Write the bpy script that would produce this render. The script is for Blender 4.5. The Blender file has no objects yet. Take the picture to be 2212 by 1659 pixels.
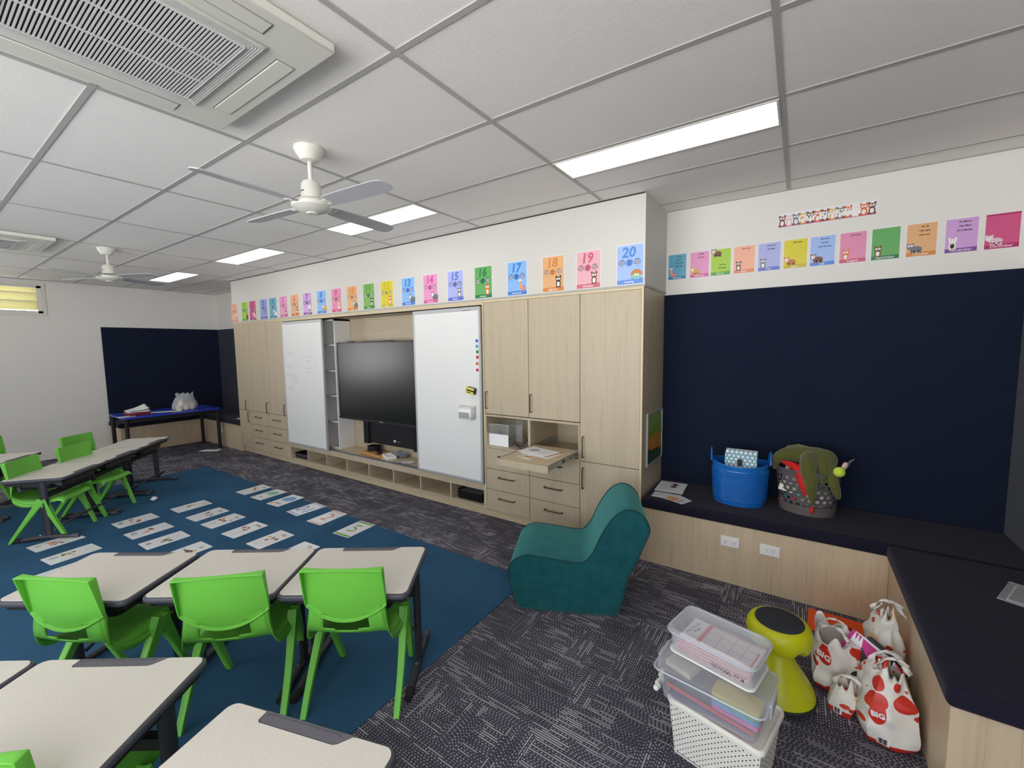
import bpy, bmesh, math, random
from math import sin, cos, pi, radians as R
from mathutils import Vector, Matrix, noise
random.seed(7)
SC = bpy.context.scene
COL = SC.collection

# ---------------------------------------------------------------- camera
YAW, PITCH, ROLL = -.597021186, -.0877241294, -.0129644122
def _cam_axes():
    f0 = Vector((sin(YAW), cos(YAW), 0)); rt = Vector((cos(YAW), -sin(YAW), 0)); up = Vector((0, 0, 1))
    f = f0*cos(PITCH)+up*sin(PITCH); u = up*cos(PITCH)-f0*sin(PITCH)
    return rt*cos(ROLL)+u*sin(ROLL), u*cos(ROLL)-rt*sin(ROLL), f
_r, _u, _f = _cam_axes()
cam_d = bpy.data.cameras.new('camera'); cam = bpy.data.objects.new('camera', cam_d); COL.objects.link(cam)
cam.matrix_world = Matrix(((_r.x, _u.x, -_f.x, 0), (_r.y, _u.y, -_f.y, 0), (_r.z, _u.z, -_f.z, 1.68), (0, 0, 0, 1)))
cam_d.sensor_fit = 'HORIZONTAL'; cam_d.sensor_width = 36; cam_d.lens = 912.4459/2212*36
cam_d.clip_start = .02; cam_d.clip_end = 100
SC.camera = cam

# ---------------------------------------------------------------- world, view, light levels
PANEL_STRENGTH = 3.2
SKY_STRENGTH = 9.0
w = bpy.data.worlds.new('sky'); SC.world = w; w.use_nodes = True
bg = w.node_tree.nodes['Background']; bg.inputs[1].default_value = SKY_STRENGTH
_tc = w.node_tree.nodes.new('ShaderNodeTexCoord'); _sp = w.node_tree.nodes.new('ShaderNodeSeparateXYZ'); _rp = w.node_tree.nodes.new('ShaderNodeValToRGB')
w.node_tree.links.new(_tc.outputs['Generated'], _sp.inputs[0]); _mr = w.node_tree.nodes.new('ShaderNodeMapRange'); _mr.inputs[1].default_value = -1
w.node_tree.links.new(_sp.outputs[2], _mr.inputs[0]); w.node_tree.links.new(_mr.outputs[0], _rp.inputs[0]); w.node_tree.links.new(_rp.outputs[0], bg.inputs[0])
_e = _rp.color_ramp.elements; _e[0].position = .0; _e[0].color = (.99, .985, .98, 1); _e[1].position = 1; _e[1].color = (.25, .29, .36, 1)      # lower half brightened to lift the ceiling, dimmer sky above
_k = _e.new(.47); _k.color = (.99, .985, .98, 1); _k = _e.new(.53); _k.color = (.45, .47, .50, 1)
vs = SC.view_settings
SC.display_settings.display_device = 'sRGB'
vs.view_transform = 'Standard'; vs.look = 'None'; vs.exposure = 0.30; vs.gamma = 1.0; vs.use_curve_mapping = False
SC.cycles.use_denoising = True
SC.cycles.max_bounces = 10; SC.cycles.diffuse_bounces = 6; SC.cycles.glossy_bounces = 4
SC.cycles.transmission_bounces = 8; SC.cycles.transparent_max_bounces = 12
SC.cycles.sample_clamp_indirect = 6.0
SC.cycles.caustics_reflective = False; SC.cycles.caustics_refractive = False

# ---------------------------------------------------------------- materials
def lin(c):
    return tuple(((x/255)/12.92 if x/255 <= .04045 else ((x/255+.055)/1.055)**2.4) for x in c)
MATS = {}
def mat(name, rgb, rough=.5, metal=0, coat=0, bump=0, bscale=60, vary=0, trans=0, alpha=1, ior=1.45, sheen=0, emit=0, spec=.5, bdist=.002):
    """rgb: sRGB 0-255 surface colour"""
    if name in MATS: return MATS[name]
    m = bpy.data.materials.new(name); m.use_nodes = True; nt = m.node_tree; b = nt.nodes['Principled BSDF']
    c = lin(rgb)+(1,)
    b.inputs['Base Color'].default_value = c; b.inputs['Roughness'].default_value = rough; b.inputs['Metallic'].default_value = metal
    b.inputs['Coat Weight'].default_value = coat; b.inputs['Coat Roughness'].default_value = .08
    b.inputs['Transmission Weight'].default_value = trans; b.inputs['Alpha'].default_value = alpha; b.inputs['IOR'].default_value = ior
    b.inputs['Sheen Weight'].default_value = sheen; b.inputs['Specular IOR Level'].default_value = spec
    if emit:
        b.inputs['Emission Color'].default_value = c; b.inputs['Emission Strength'].default_value = emit
    tc = nt.nodes.new('ShaderNodeTexCoord')
    n = nt.nodes.new('ShaderNodeTexNoise'); n.inputs['Scale'].default_value = bscale; n.inputs['Detail'].default_value = 3
    nt.links.new(tc.outputs['Object'], n.inputs['Vector'])
    if vary:
        mx = nt.nodes.new('ShaderNodeMix'); mx.data_type = 'RGBA'; mx.blend_type = 'MULTIPLY'
        mx.inputs[0].default_value = 1
        mr = nt.nodes.new('ShaderNodeMapRange'); mr.inputs[1].default_value = .3; mr.inputs[2].default_value = .7
        mr.inputs[3].default_value = 1-vary; mr.inputs[4].default_value = 1+vary
        nt.links.new(n.outputs['Fac'], mr.inputs[0])
        mx.inputs[6].default_value = c; nt.links.new(mr.outputs[0], mx.inputs[7]); nt.links.new(mx.outputs[2], b.inputs['Base Color'])
    if bump:
        bp = nt.nodes.new('ShaderNodeBump'); bp.inputs['Strength'].default_value = bump; bp.inputs['Distance'].default_value = bdist
        nt.links.new(n.outputs['Fac'], bp.inputs['Height']); nt.links.new(bp.outputs[0], b.inputs['Normal'])
    MATS[name] = m
    return m

class NG:
    """small wrapper to write node graphs"""
    def __init__(s, name):
        s.m = bpy.data.materials.new(name); s.m.use_nodes = True; s.nt = s.m.node_tree; s.b = s.nt.nodes['Principled BSDF']; MATS[name] = s.m
    def n(s, t, **k):
        x = s.nt.nodes.new(t)
        for a, v in k.items(): setattr(x, a, v)
        return x
    def L(s, a, b): s.nt.links.new(a, b)
    def val(s, sock, v):
        if hasattr(v, 'node'): s.L(v, sock)
        else: sock.default_value = v
    def math(s, op, a, b=0.0, c=0.0):
        x = s.n('ShaderNodeMath', operation=op); s.val(x.inputs[0], a); s.val(x.inputs[1], b); s.val(x.inputs[2], c); return x.outputs[0]
    def mixc(s, f, a, b):
        x = s.n('ShaderNodeMix', data_type='RGBA'); s.val(x.inputs[0], f); s.val(x.inputs[6], a); s.val(x.inputs[7], b); return x.outputs[2]
    def comb(s, x, y, z=0.0):
        c = s.n('ShaderNodeCombineXYZ'); s.val(c.inputs[0], x); s.val(c.inputs[1], y); s.val(c.inputs[2], z); return c.outputs[0]
    def xyz(s, kind='Object'):
        t = s.n('ShaderNodeTexCoord'); p = s.n('ShaderNodeSeparateXYZ'); s.L(t.outputs[kind], p.inputs[0]); s.tc = t.outputs[kind]; return p.outputs
    def noise(s, v, scale, detail=3, rough=.5):
        x = s.n('ShaderNodeTexNoise'); s.L(v, x.inputs['Vector']); x.inputs['Scale'].default_value = scale; x.inputs['Detail'].default_value = detail; x.inputs['Roughness'].default_value = rough; return x.outputs['Fac']
    def white(s, v):
        x = s.n('ShaderNodeTexWhiteNoise', noise_dimensions='3D'); s.L(v, x.inputs[0]); return x.outputs[0]
    def rng(s, v, a, b, c, d):
        x = s.n('ShaderNodeMapRange'); s.val(x.inputs[0], v); x.inputs[1].default_value = a; x.inputs[2].default_value = b; x.inputs[3].default_value = c; x.inputs[4].default_value = d; return x.outputs[0]
    def bump(s, h, st=.3, d=.002):
        x = s.n('ShaderNodeBump'); x.inputs['Strength'].default_value = st; x.inputs['Distance'].default_value = d; s.L(h, x.inputs['Height']); s.L(x.outputs[0], s.b.inputs['Normal'])
def C4(c): return lin(c)+(1,)

def wood_mat(name, axis='z', a=(192, 178, 153), b=(177, 163, 139)):
    g = NG(name); o = g.xyz()
    k = {'z': (14, 14, .55), 'x': (.55, 14, 14), 'y': (14, .55, 14)}[axis]
    v = g.comb(g.math('MULTIPLY', o[0], k[0]), g.math('MULTIPLY', o[1], k[1]), g.math('MULTIPLY', o[2], k[2]))
    n1 = g.noise(v, 1.0, 5, .6)
    v2 = g.comb(g.math('MULTIPLY', o[0], k[0]*7), g.math('MULTIPLY', o[1], k[1]*7), g.math('MULTIPLY', o[2], k[2]*6))
    n2 = g.noise(v2, 1.0, 3, .6)
    f = g.math('ADD', g.math('MULTIPLY', g.rng(n1, .3, .7, 0, 1), .65), g.math('MULTIPLY', g.rng(n2, .35, .65, 0, 1), .35))
    c = g.mixc(f, C4(a), C4(b))
    s = g.math('GREATER_THAN', n2, .64)
    c = g.mixc(g.math('MULTIPLY', s, .22), c, C4((140, 126, 108)))
    g.L(c, g.b.inputs['Base Color']); g.b.inputs['Roughness'].default_value = .42; g.bump(n2, .12, .0006)
    return g.m
WOOD = wood_mat('oak_laminate'); WOODY = wood_mat('oak_laminate_flat', 'x', (208, 192, 160), (192, 176, 146))
WEDGE = mat('oak_edging', (208, 192, 156), .4)

def carpet_mat():
    g = NG('charcoal_carpet_tiles'); o = g.xyz()
    fl = lambda v, s: g.math('FLOOR', g.math('DIVIDE', v, s))
    big = g.white(g.comb(fl(o[0], .5), fl(o[1], .5), 3.0))
    ox = g.math('ADD', o[0], g.math('MULTIPLY', big, .31))
    blk = g.white(g.comb(fl(ox, .22), fl(o[1], .125), 1.0))
    blk2 = g.white(g.comb(fl(o[0], .125), fl(g.math('ADD', o[1], .06), .25), 7.0))
    swap = g.math('GREATER_THAN', big, .72)
    def lines(a, b):
        row = g.math('FLOOR', g.math('DIVIDE', b, .0105))
        st = g.math('SUBTRACT', g.math('DIVIDE', b, .0105), row)
        st = g.rng(g.math('ABSOLUTE', g.math('SUBTRACT', st, .5)), .2, .34, 1, 0)
        rj = g.white(g.comb(row, 5.0, 2.0))
        p = g.math('FRACT', g.math('ADD', g.math('DIVIDE', a, .0175), g.math('MULTIPLY', rj, 9.0)))
        dash = g.rng(g.math('ABSOLUTE', g.math('SUBTRACT', p, .5)), .2, .3, 1, 0)
        seg = g.white(g.comb(g.math('FLOOR', g.math('ADD', g.math('DIVIDE', a, .085), g.math('MULTIPLY', rj, 5.0))), row, 0.0))
        full = g.math('GREATER_THAN', g.math('ADD', seg, g.math('MULTIPLY', blk, .38)), 1.0)
        inten = g.rng(seg, 0, 1, .2, .8)
        return g.math('MULTIPLY', st, g.math('MAXIMUM', g.math('MULTIPLY', dash, inten), g.math('MULTIPLY', full, .62)))
    s1 = lines(o[0], o[1]); s2 = lines(o[1], o[0])
    sw = g.math('MULTIPLY', g.math('GREATER_THAN', blk2, .8), 1.0)
    on = g.math('ADD', g.math('MULTIPLY', s1, g.math('SUBTRACT', 1.0, sw)), g.math('MULTIPLY', s2, sw))
    on = g.math('MULTIPLY', on, g.rng(g.math('ADD', g.math('MULTIPLY', blk, .6), g.math('MULTIPLY', blk2, .4)), 0, 1, .45, 1.25))
    fine = g.noise(g.tc, 260, 2, .6)
    base = g.mixc(g.rng(fine, .35, .65, 0, 1), C4((46, 44, 54)), C4((74, 72, 84)))
    base = g.mixc(g.math('MULTIPLY', blk, .3), base, C4((88, 86, 98)))
    c = g.mixc(g.math('MINIMUM', on, 1.0), base, C4((198, 196, 204)))
    g.L(c, g.b.inputs['Base Color']); g.b.inputs['Roughness'].default_value = .95; g.b.inputs['Specular IOR Level'].default_value = .1
    g.bump(g.math('ADD', fine, on), .5, .003)
    return g.m
CARPET = carpet_mat()
def rug_mat():
    g = NG('teal_rug_pile'); g.xyz()
    n1 = g.noise(g.tc, 2.2, 3); n2 = g.noise(g.tc, 420, 2, .7)
    c = g.mixc(g.rng(n1, .35, .65, 0, 1), C4((54, 90, 120)), C4((62, 102, 134)))
    c = g.mixc(g.rng(n2, .3, .7, 0, .5), c, C4((42, 74, 100)))
    g.L(c, g.b.inputs['Base Color']); g.b.inputs['Roughness'].default_value = 1; g.b.inputs['Specular IOR Level'].default_value = .03
    g.bump(n2, .6, .004); return g.m
RUG = rug_mat()
def ceil_mat():
    g = NG('mineral_fibre_tile'); g.xyz()
    n = g.noise(g.tc, 120, 3, .7); n2 = g.noise(g.tc, 45, 2)
    f = g.math('GREATER_THAN', n, .66)
    c = g.mixc(g.math('MULTIPLY', f, .35), C4((240, 237, 233)), C4((170, 167, 163)))
    g.L(c, g.b.inputs['Base Color']); g.b.inputs['Roughness'].default_value = .95; g.bump(g.math('ADD', n, n2), .25, .002); return g.m
CEIL = ceil_mat()
WALL = mat('painted_wall_off_white', (224, 222, 217), .7, bump=.08, bscale=300)
TEE = mat('grid_tee_grey', (178, 176, 173), .5)
def fabric(name, c1, c2, sc=500, sheen=.2, bump=.5):
    g = NG(name); g.xyz(); n = g.noise(g.tc, sc, 2, .7); n2 = g.noise(g.tc, 5, 3)
    c = g.mixc(g.rng(n, .3, .7, 0, 1), C4(c1), C4(c2)); c = g.mixc(g.rng(n2, .35, .65, 0, .25), c, C4(c1))
    g.L(c, g.b.inputs['Base Color']); g.b.inputs['Roughness'].default_value = .9; g.b.inputs['Specular IOR Level'].default_value = .1
    g.b.inputs['Sheen Weight'].default_value = sheen; g.b.inputs['Sheen Roughness'].default_value = .5
    g.bump(n, bump, .0015); return g.m
NAVY = fabric('navy_felt', (19, 27, 46), (26, 36, 57))
SEATV = fabric('dark_navy_upholstery', (27, 25, 40), (35, 33, 50), 500, .08)
VELVET = fabric('teal_velvet', (20, 72, 80), (30, 90, 94), 12, .55, .15)
VELVET.node_tree.nodes['Principled BSDF'].inputs['Sheen Tint'].default_value = (.25, .75, .68, 1)
WHITE = mat('white_plastic', (236, 236, 234), .35)
WMETAL = mat('white_enamel', (216, 215, 206), .35)
ALU = mat('brushed_aluminium', (190, 192, 194), .32, .85)
ALUP = mat('aluminium_frame', (186, 188, 190), .4, .35)
STEEL = mat('zinc_steel', (170, 175, 175), .3, .9)
HANDLE = mat('bronze_handle', (92, 80, 68), .35, .8)
DARK = mat('dark_shadow_gap', (30, 28, 27), .8)
BLACK = mat('black_plastic', (20, 20, 22), .4)
BLACKM = mat('black_matt', (26, 26, 28), .65)
DESKD = mat('charcoal_powder_coat', (46, 47, 54), .42)
DESKE = mat('charcoal_edge_moulding', (72, 73, 82), .45)
TRAYG = mat('grey_tray_moulding', (98, 97, 105), .5)
LAM = mat('speckled_grey_laminate', (212, 207, 198), .5, bump=.5, bscale=230, vary=.05, bdist=.0012)
GREEN = mat('lime_green_plastic', (106, 186, 66), .42, bump=.12, bscale=420, bdist=.0006)
BOARD = mat('gloss_white_board', (226, 227, 225), .12, coat=.3)
PAPER = mat('white_paper', (238, 238, 240), .55)
LAMN = mat('laminated_paper', (236, 238, 242), .22, coat=.6)
INK = mat('black_ink', (28, 28, 32), .5)
BLUE = mat('royal_blue_laminate', (38, 60, 175), .3)
# ---------------------------------------------------------------- mesh building
class MB:
    def __init__(s): s.v = []; s.f = []; s.m = []; s.T = None
    def add(s, vs, fs, mi=0):
        o = len(s.v)
        for p in vs:
            p = Vector(p); s.v.append(tuple(s.T @ p) if s.T is not None else tuple(p))
        for f in fs: s.f.append([i+o for i in f]); s.m.append(mi)
        return s
    def box(s, x0, x1, y0, y1, z0, z1, mi=0):
        v = [(x0,y0,z0),(x1,y0,z0),(x1,y1,z0),(x0,y1,z0),(x0,y0,z1),(x1,y0,z1),(x1,y1,z1),(x0,y1,z1)]
        return s.add(v, [(0,3,2,1),(4,5,6,7),(0,1,5,4),(1,2,6,5),(2,3,7,6),(3,0,4,7)], mi)
    def prism(s, poly, z0, z1, mi=0, mt=None):
        n = len(poly); v = [(x,y,z0) for x,y in poly]+[(x,y,z1) for x,y in poly]
        s.add(v, [tuple(range(n))[::-1]]+[(i,(i+1)%n,n+(i+1)%n,n+i) for i in range(n)], mi)
        o = len(s.v)-n; s.f.append(list(range(o, o+n))); s.m.append(mi if mt is None else mt); return s
    def flat(s, poly, z=0, mi=0): return s.add([(x,y,z) for x,y in poly], [tuple(range(len(poly)))], mi)
    def disc(s, cx, cy, rx, ry=None, z=0, mi=0, n=20, a0=0, a1=2*pi, rot=0):
        ry = rx if ry is None else ry
        full = abs(a1-a0-2*pi) < 1e-6; k = n if full else n+1; P = []
        for i in range(k):
            a = a0+(a1-a0)*i/n; x, y = rx*cos(a), ry*sin(a); P.append((cx+x*cos(rot)-y*sin(rot), cy+x*sin(rot)+y*cos(rot)))
        return s.flat(P, z, mi)
    def ring(s, c, ax, r, n, ph=0):
        ax = Vector(ax).normalized(); t = Vector((0,0,1)) if abs(ax.z) < .9 else Vector((1,0,0))
        a = ax.cross(t).normalized(); b = ax.cross(a); return [Vector(c)+a*(r*cos(ph+2*pi*i/n))+b*(r*sin(ph+2*pi*i/n)) for i in range(n)]
    def cyl(s, p0, p1, r0, r1=None, n=16, mi=0, cap=True):
        r1 = r0 if r1 is None else r1; ax = Vector(p1)-Vector(p0)
        v = s.ring(p0, ax, r0, n)+s.ring(p1, ax, r1, n); f = [(i,(i+1)%n,n+(i+1)%n,n+i) for i in range(n)]
        if cap: f += [tuple(range(n))[::-1], tuple(range(n,2*n))]
        return s.add(v, f, mi)
    def tube(s, pts, r, n=8, mi=0, cap=True, sx=1.0):
        pts = [Vector(p) for p in pts]; k = len(pts); rs = r if isinstance(r, (list, tuple)) else [r]*k
        V = []; a = None
        for i in range(k):
            t = (pts[min(i+1,k-1)]-pts[max(i-1,0)]).normalized()
            if a is None:
                h = Vector((0,0,1)) if abs(t.z) < .9 else Vector((0,1,0)); a = t.cross(h).normalized()
            a = (a-t*a.dot(t)).normalized(); b = t.cross(a)
            V += [pts[i]+a*(rs[i]*sx*cos(2*pi*j/n))+b*(rs[i]*sin(2*pi*j/n)) for j in range(n)]
        F = [(i*n+j, i*n+(j+1)%n, (i+1)*n+(j+1)%n, (i+1)*n+j) for i in range(k-1) for j in range(n)]
        if cap: F += [tuple(range(n))[::-1], tuple(range((k-1)*n, k*n))]
        return s.add(V, F, mi)
    def lathe(s, prof, n=32, mi=0, c=(0,0,0), sx=1, sy=1, mis=None):
        V = []
        for r, z in prof: V += [(c[0]+r*sx*cos(2*pi*j/n), c[1]+r*sy*sin(2*pi*j/n), c[2]+z) for j in range(n)]
        for i in range(len(prof)-1): pass
        F = []; o = len(s.v)
        s.add(V, [], mi)
        for i in range(len(prof)-1):
            for j in range(n):
                s.f.append([o+i*n+j, o+i*n+(j+1)%n, o+(i+1)*n+(j+1)%n, o+(i+1)*n+j]); s.m.append(mis[i] if mis else mi)
        if prof[0][0] > 1e-4: s.f.append([o+j for j in range(n)][::-1]); s.m.append(mis[0] if mis else mi)
        if prof[-1][0] > 1e-4: s.f.append([o+(len(prof)-1)*n+j for j in range(n)]); s.m.append(mis[-1] if mis else mi)
        return s
    def grid(s, fn, nu, nv, mi=0, skip=None, wrap=False):
        V = [fn(i/nu, j/nv) for j in range(nv+1) for i in range(nu+1)]
        F = [(j*(nu+1)+i, j*(nu+1)+i+1, (j+1)*(nu+1)+i+1, (j+1)*(nu+1)+i) for j in range(nv) for i in range(nu) if not (skip and skip(i, j))]
        return s.add(V, F, mi)
    def ball(s, c, r, mi=0, n=12, sq=(1,1,1)):
        V = []; F = []
        for i in range(n+1):
            t = pi*i/n
            for j in range(2*n): V.append((c[0]+r*sq[0]*sin(t)*cos(pi*j/n), c[1]+r*sq[1]*sin(t)*sin(pi*j/n), c[2]-r*sq[2]*cos(t)))
        m = 2*n
        for i in range(n):
            for j in range(m): F.append((i*m+j, i*m+(j+1)%m, (i+1)*m+(j+1)%m, (i+1)*m+j))
        return s.add(V, F, mi)
    def build(s, name, mats, parent=None, loc=(0,0,0), rot=(0,0,0), bevel=0, seg=2, solid=0, subd=0, angle=35, offset=-1, fix=True):
        me = bpy.data.meshes.new(name); me.from_pydata(s.v, [], s.f)
        for m in (mats if isinstance(mats, (list, tuple)) else [mats]): me.materials.append(m)
        for p, mi in zip(me.polygons, s.m): p.material_index = mi
        if fix:
            bm = bmesh.new(); bm.from_mesh(me); bmesh.ops.remove_doubles(bm, verts=bm.verts, dist=1e-6)
            bmesh.ops.recalc_face_normals(bm, faces=bm.faces); bm.to_mesh(me); bm.free()
        me.polygons.foreach_set('use_smooth', [True]*len(me.polygons)); me.set_sharp_from_angle(angle=R(angle)); me.update()
        o = bpy.data.objects.new(name, me); COL.objects.link(o)
        o.location = loc; o.rotation_euler = rot
        if parent: o.parent = parent
        if solid:
            md = o.modifiers.new('thick', 'SOLIDIFY'); md.thickness = solid; md.offset = offset
        if subd:
            md = o.modifiers.new('sub', 'SUBSURF'); md.levels = subd; md.render_levels = subd
        if bevel:
            md = o.modifiers.new('bevel', 'BEVEL'); md.width = bevel; md.segments = seg; md.limit_method = 'ANGLE'; md.angle_limit = R(40)
            md.harden_normals = False
        return o
def rrect(w, d, r, n=5, cx=0, cy=0):
    P = []
    for (sx, sy, a) in ((1,1,0),(-1,1,90),(-1,-1,180),(1,-1,270)):
        for i in range(n+1):
            t = R(a+90*i/n); P.append((cx+sx*(w/2-r)+r*cos(t), cy+sy*(d/2-r)+r*sin(t)))
    return P
def tag(o, label, cat, group=None, kind=None):
    o['label'] = label; o['category'] = cat
    if group: o['group'] = group
    if kind: o['kind'] = kind
    return o
def thing(name, label, cat, loc=(0,0,0), rz=0, group=None, rot=None):
    o = bpy.data.objects.new(name, None); COL.objects.link(o); o.empty_display_size = .1
    o.location = loc; o.rotation_euler = rot or (0,0,rz); return tag(o, label, cat, group)
def struct(o, label=None):
    o['kind'] = 'structure'
    if label: o['label'] = label
    return o
def dup(o, parent=None, loc=None, rz=None, label=None, rot=None):
    c = o.copy(); COL.objects.link(c)
    if parent: c.parent = parent
    if loc is not None: c.location = loc
    if rz is not None: c.rotation_euler = (0,0,rz)
    if rot is not None: c.rotation_euler = rot
    if label: c['label'] = label
    for ch in [x for x in list(o.children)]: dup(ch, c)
    return c
_tc = {}
def text(s, size, m, parent=None, loc=(0,0,0), rot=(0,0,0), name='lettering', align='CENTER', ext=.0002, bold=0, shear=0, sx=1, label=None):
    cu = bpy.data.curves.new('t', 'FONT'); cu.body = s; cu.size = size; cu.align_x = align; cu.align_y = 'CENTER'; cu.extrude = ext
    cu.offset = bold; cu.shear = shear; cu.resolution_u = 2; cu.space_line = .95
    o = bpy.data.objects.new('t', cu); COL.objects.link(o)
    me = bpy.data.meshes.new_from_object(o.evaluated_get(bpy.context.evaluated_depsgraph_get())); bpy.data.objects.remove(o); bpy.data.curves.remove(cu)
    me.materials.clear(); me.materials.append(m); me.name = name
    t = bpy.data.objects.new(name, me); COL.objects.link(t); t.location = loc; t.rotation_euler = rot; t.scale = (sx,1,1)
    if parent: t.parent = parent
    if label: t['label'] = label
    return t
UP = (pi/2, 0, 0)      # sheet drawn in x,y stands upright facing -Y
# ---------------------------------------------------------------- room shell
XL, XR, YB, YF, ZC = -9.75, 1.11, -3.6, 3.80, 2.80
struct(MB().box(XL-.15, XR+.15, YB-.15, YF+.15, -.12, 0).build('floor', CARPET), 'charcoal carpet tile floor')
struct(MB().box(XL-.15, XR+.15, YB-.15, YF+.15, ZC, ZC+.1).build('ceiling', CEIL), 'white mineral fibre tile ceiling')
struct(MB().box(XL-.15, XR+.15, YF, YF+.15, 0, ZC).build('wall_back', WALL))
struct(MB().box(XR, XR+.15, YB, -3.2, 0, ZC).box(XR, XR+.15, -3.2, -.8, 0, .9).box(XR, XR+.15, -3.2, -.8, 2.3, ZC).box(XR, XR+.15, -.8, YF, 0, ZC).build('wall_right', WALL))
f = MB(); f.box(XR+.04, XR+.10, -3.2, -.8, .9, .95).box(XR+.04, XR+.10, -3.2, -.8, 2.25, 2.3)  # unseen window added in the right wall to brighten end panel and nook
for y in (-3.2, -2.025, -.85): f.box(XR+.04, XR+.10, y, y+.05, .95, 2.25)
struct(f.build('window_3', ALUP))
# left wall with the high louvre window
WY0, WY1, WZ0, WZ1 = -1.3, 1.41, 2.29, 2.71
m = MB(); m.box(XL-.15, XL, WY1, YF, 0, ZC).box(XL-.15, XL, YB, -2.1, 0, ZC).box(XL-.15, XL, -2.1, WY0, 0, .9).box(XL-.15, XL, -2.1, WY0, 2.1, ZC).box(XL-.15, XL, WY0, -.2, 0, .9).box(XL-.15, XL, WY0, -.2, 2.1, WZ0).box(XL-.15, XL, -.2, WY1, 0, WZ0).box(XL-.15, XL, WY0, WY1, WZ1, ZC)
struct(m.build('wall_left', WALL))
# front wall (behind the camera) with an unseen window sized to balance the light
m = MB(); W = [(-4.7, 1.0)]; xs = XL-.15
for a, b in W: m.box(xs, a, YB-.15, YB, 0, ZC).box(a, b, YB-.15, YB, 0, .5).box(a, b, YB-.15, YB, 2.45, ZC); xs = b
m.box(xs, XR+.15, YB-.15, YB, 0, ZC)
struct(m.build('wall_front', WALL))
for i, (a, b) in enumerate(W):
    f = MB(); f.box(a, b, YB-.10, YB-.04, .5, .55).box(a, b, YB-.10, YB-.04, 2.25, 2.3)
    for x in (a, (a+b)/2-.025, b-.05): f.box(x, x+.05, YB-.10, YB-.04, .55, 2.40)
    struct(f.build('window_%d' % (i+2), ALUP))
    ld = bpy.data.lights.new('sky_portal', 'AREA'); ld.shape = 'RECTANGLE'; ld.size = b-a; ld.size_y = 1.9; ld.cycles.is_portal = True
    lo = bpy.data.objects.new('sky_portal', ld); COL.objects.link(lo); lo.location = ((a+b)/2, YB-.12, 1.48); lo.rotation_euler = (pi/2, 0, 0); lo.rotation_euler = (pi/2, 0, 0)
# louvre window in the left wall
wf = MB(); wf.box(XL-.11, XL-.002, WY0, WY1, WZ0, WZ0+.035).box(XL-.11, XL-.002, WY0, WY1, WZ1-.035, WZ1)
for y in (WY0, -.02, WY1-.05): wf.box(XL-.11, XL-.002, y, y+.05, WZ0, WZ1)
wf.box(XL-.02, XL+.012, WY0-.04, WY1+.04, WZ0-.04, WZ0).box(XL-.02, XL+.012, WY0-.04, WY1+.04, WZ1, WZ1+.04).box(XL-.02, XL+.012, WY1, WY1+.04, WZ0, WZ1)
win = struct(wf.build('window_1', WMETAL), 'high louvre window in the left wall')
g = NG('frosted_louvre_glass'); g.nt.nodes.remove(g.b)
out = g.nt.nodes['Material Output']; td = g.n('ShaderNodeBsdfTranslucent'); td.inputs[0].default_value = (.42, .39, .24, 1); tp = g.n('ShaderNodeBsdfTransparent'); tp.inputs[0].default_value = (.36, .35, .24, 1)
mx = g.n('ShaderNodeMixShader'); mx.inputs[0].default_value = .5; g.L(td.outputs[0], mx.inputs[1]); g.L(tp.outputs[0], mx.inputs[2]); g.L(mx.outputs[0], out.inputs[0])
for k in range(3):
    z = WZ0+.055+k*.125
    for y0, y1 in ((WY0+.05, -.02), (.03, WY1-.05)):
        MB().add([(XL-.075, y0, z), (XL-.075, y1, z), (XL-.035, y1, z+.13), (XL-.035, y0, z+.13)], [(0,1,2,3)]).build('louvre_blade', MATS['frosted_louvre_glass'], win, solid=.005)
        MB().box(XL-.045, XL-.02, y0, y1, z+.122, z+.134).build('blade_rail', WMETAL, win)
f = MB(); f.box(XL-.10, XL-.04, -2.1, -.2, .9, .95).box(XL-.10, XL-.04, -2.1, -.2, 2.05, 2.1)
for y in (-2.1, -1.175, -.25): f.box(XL-.10, XL-.04, y, y+.05, .95, 2.05)
struct(f.build('window_4', ALUP))
# skirting on the left wall
struct(MB().box(XL, XL+.012, YB, 2.0, 0, .1).build('baseboard_left', WALL))
# ceiling grid
m = MB(); x = XR-1.2+.012
Xs = [-.11-1.2*k for k in range(9)]; Ys = [.572+.6*k for k in range(-9, 6)]
for x in Xs: m.box(x-.012, x+.012, YB, YF, ZC-.004, ZC+.001)
for y in Ys: m.box(XL, XR, y-.012, y+.012, ZC-.0035, ZC+.001)
struct(m.build('trim_1', TEE), 'ceiling grid tees')
m = MB(); m.box(XL, XL+.02, YB, YF, ZC-.006, ZC).box(XL, XR, YF-.02, YF, ZC-.006, ZC).box(XR-.02, XR, YB, YF, ZC-.006, ZC)
m.box(-7.65, -.965, 3.175, 3.198, ZC-.006, ZC-.0005)
struct(m.build('trim_2', TEE), 'ceiling perimeter angle')
# bulkhead over the joinery
CX0, CX1, CY = -7.65, -.975, 3.20
m = MB().box(CX0, CX1+.005, CY, YF, 2.135, ZC)
struct(m.build('wall_bulkhead', mat('bulkhead_white', (206, 204, 198), .65)))
struct(MB().box(CX0, CX1+.006, CY+.002, YF, 2.118, 2.135).build('trim_3', mat('shadow_trim_grey', (170, 168, 160), .5)))
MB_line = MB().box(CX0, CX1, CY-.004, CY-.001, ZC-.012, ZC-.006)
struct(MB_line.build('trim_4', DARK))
# rug let into the carpet
tag(MB().box(-7.07, -1.56, -2.2, 2.48, .0005, .006).build('rug', RUG), 'large teal blue rug on the charcoal carpet under the front desks', 'rug')

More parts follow.
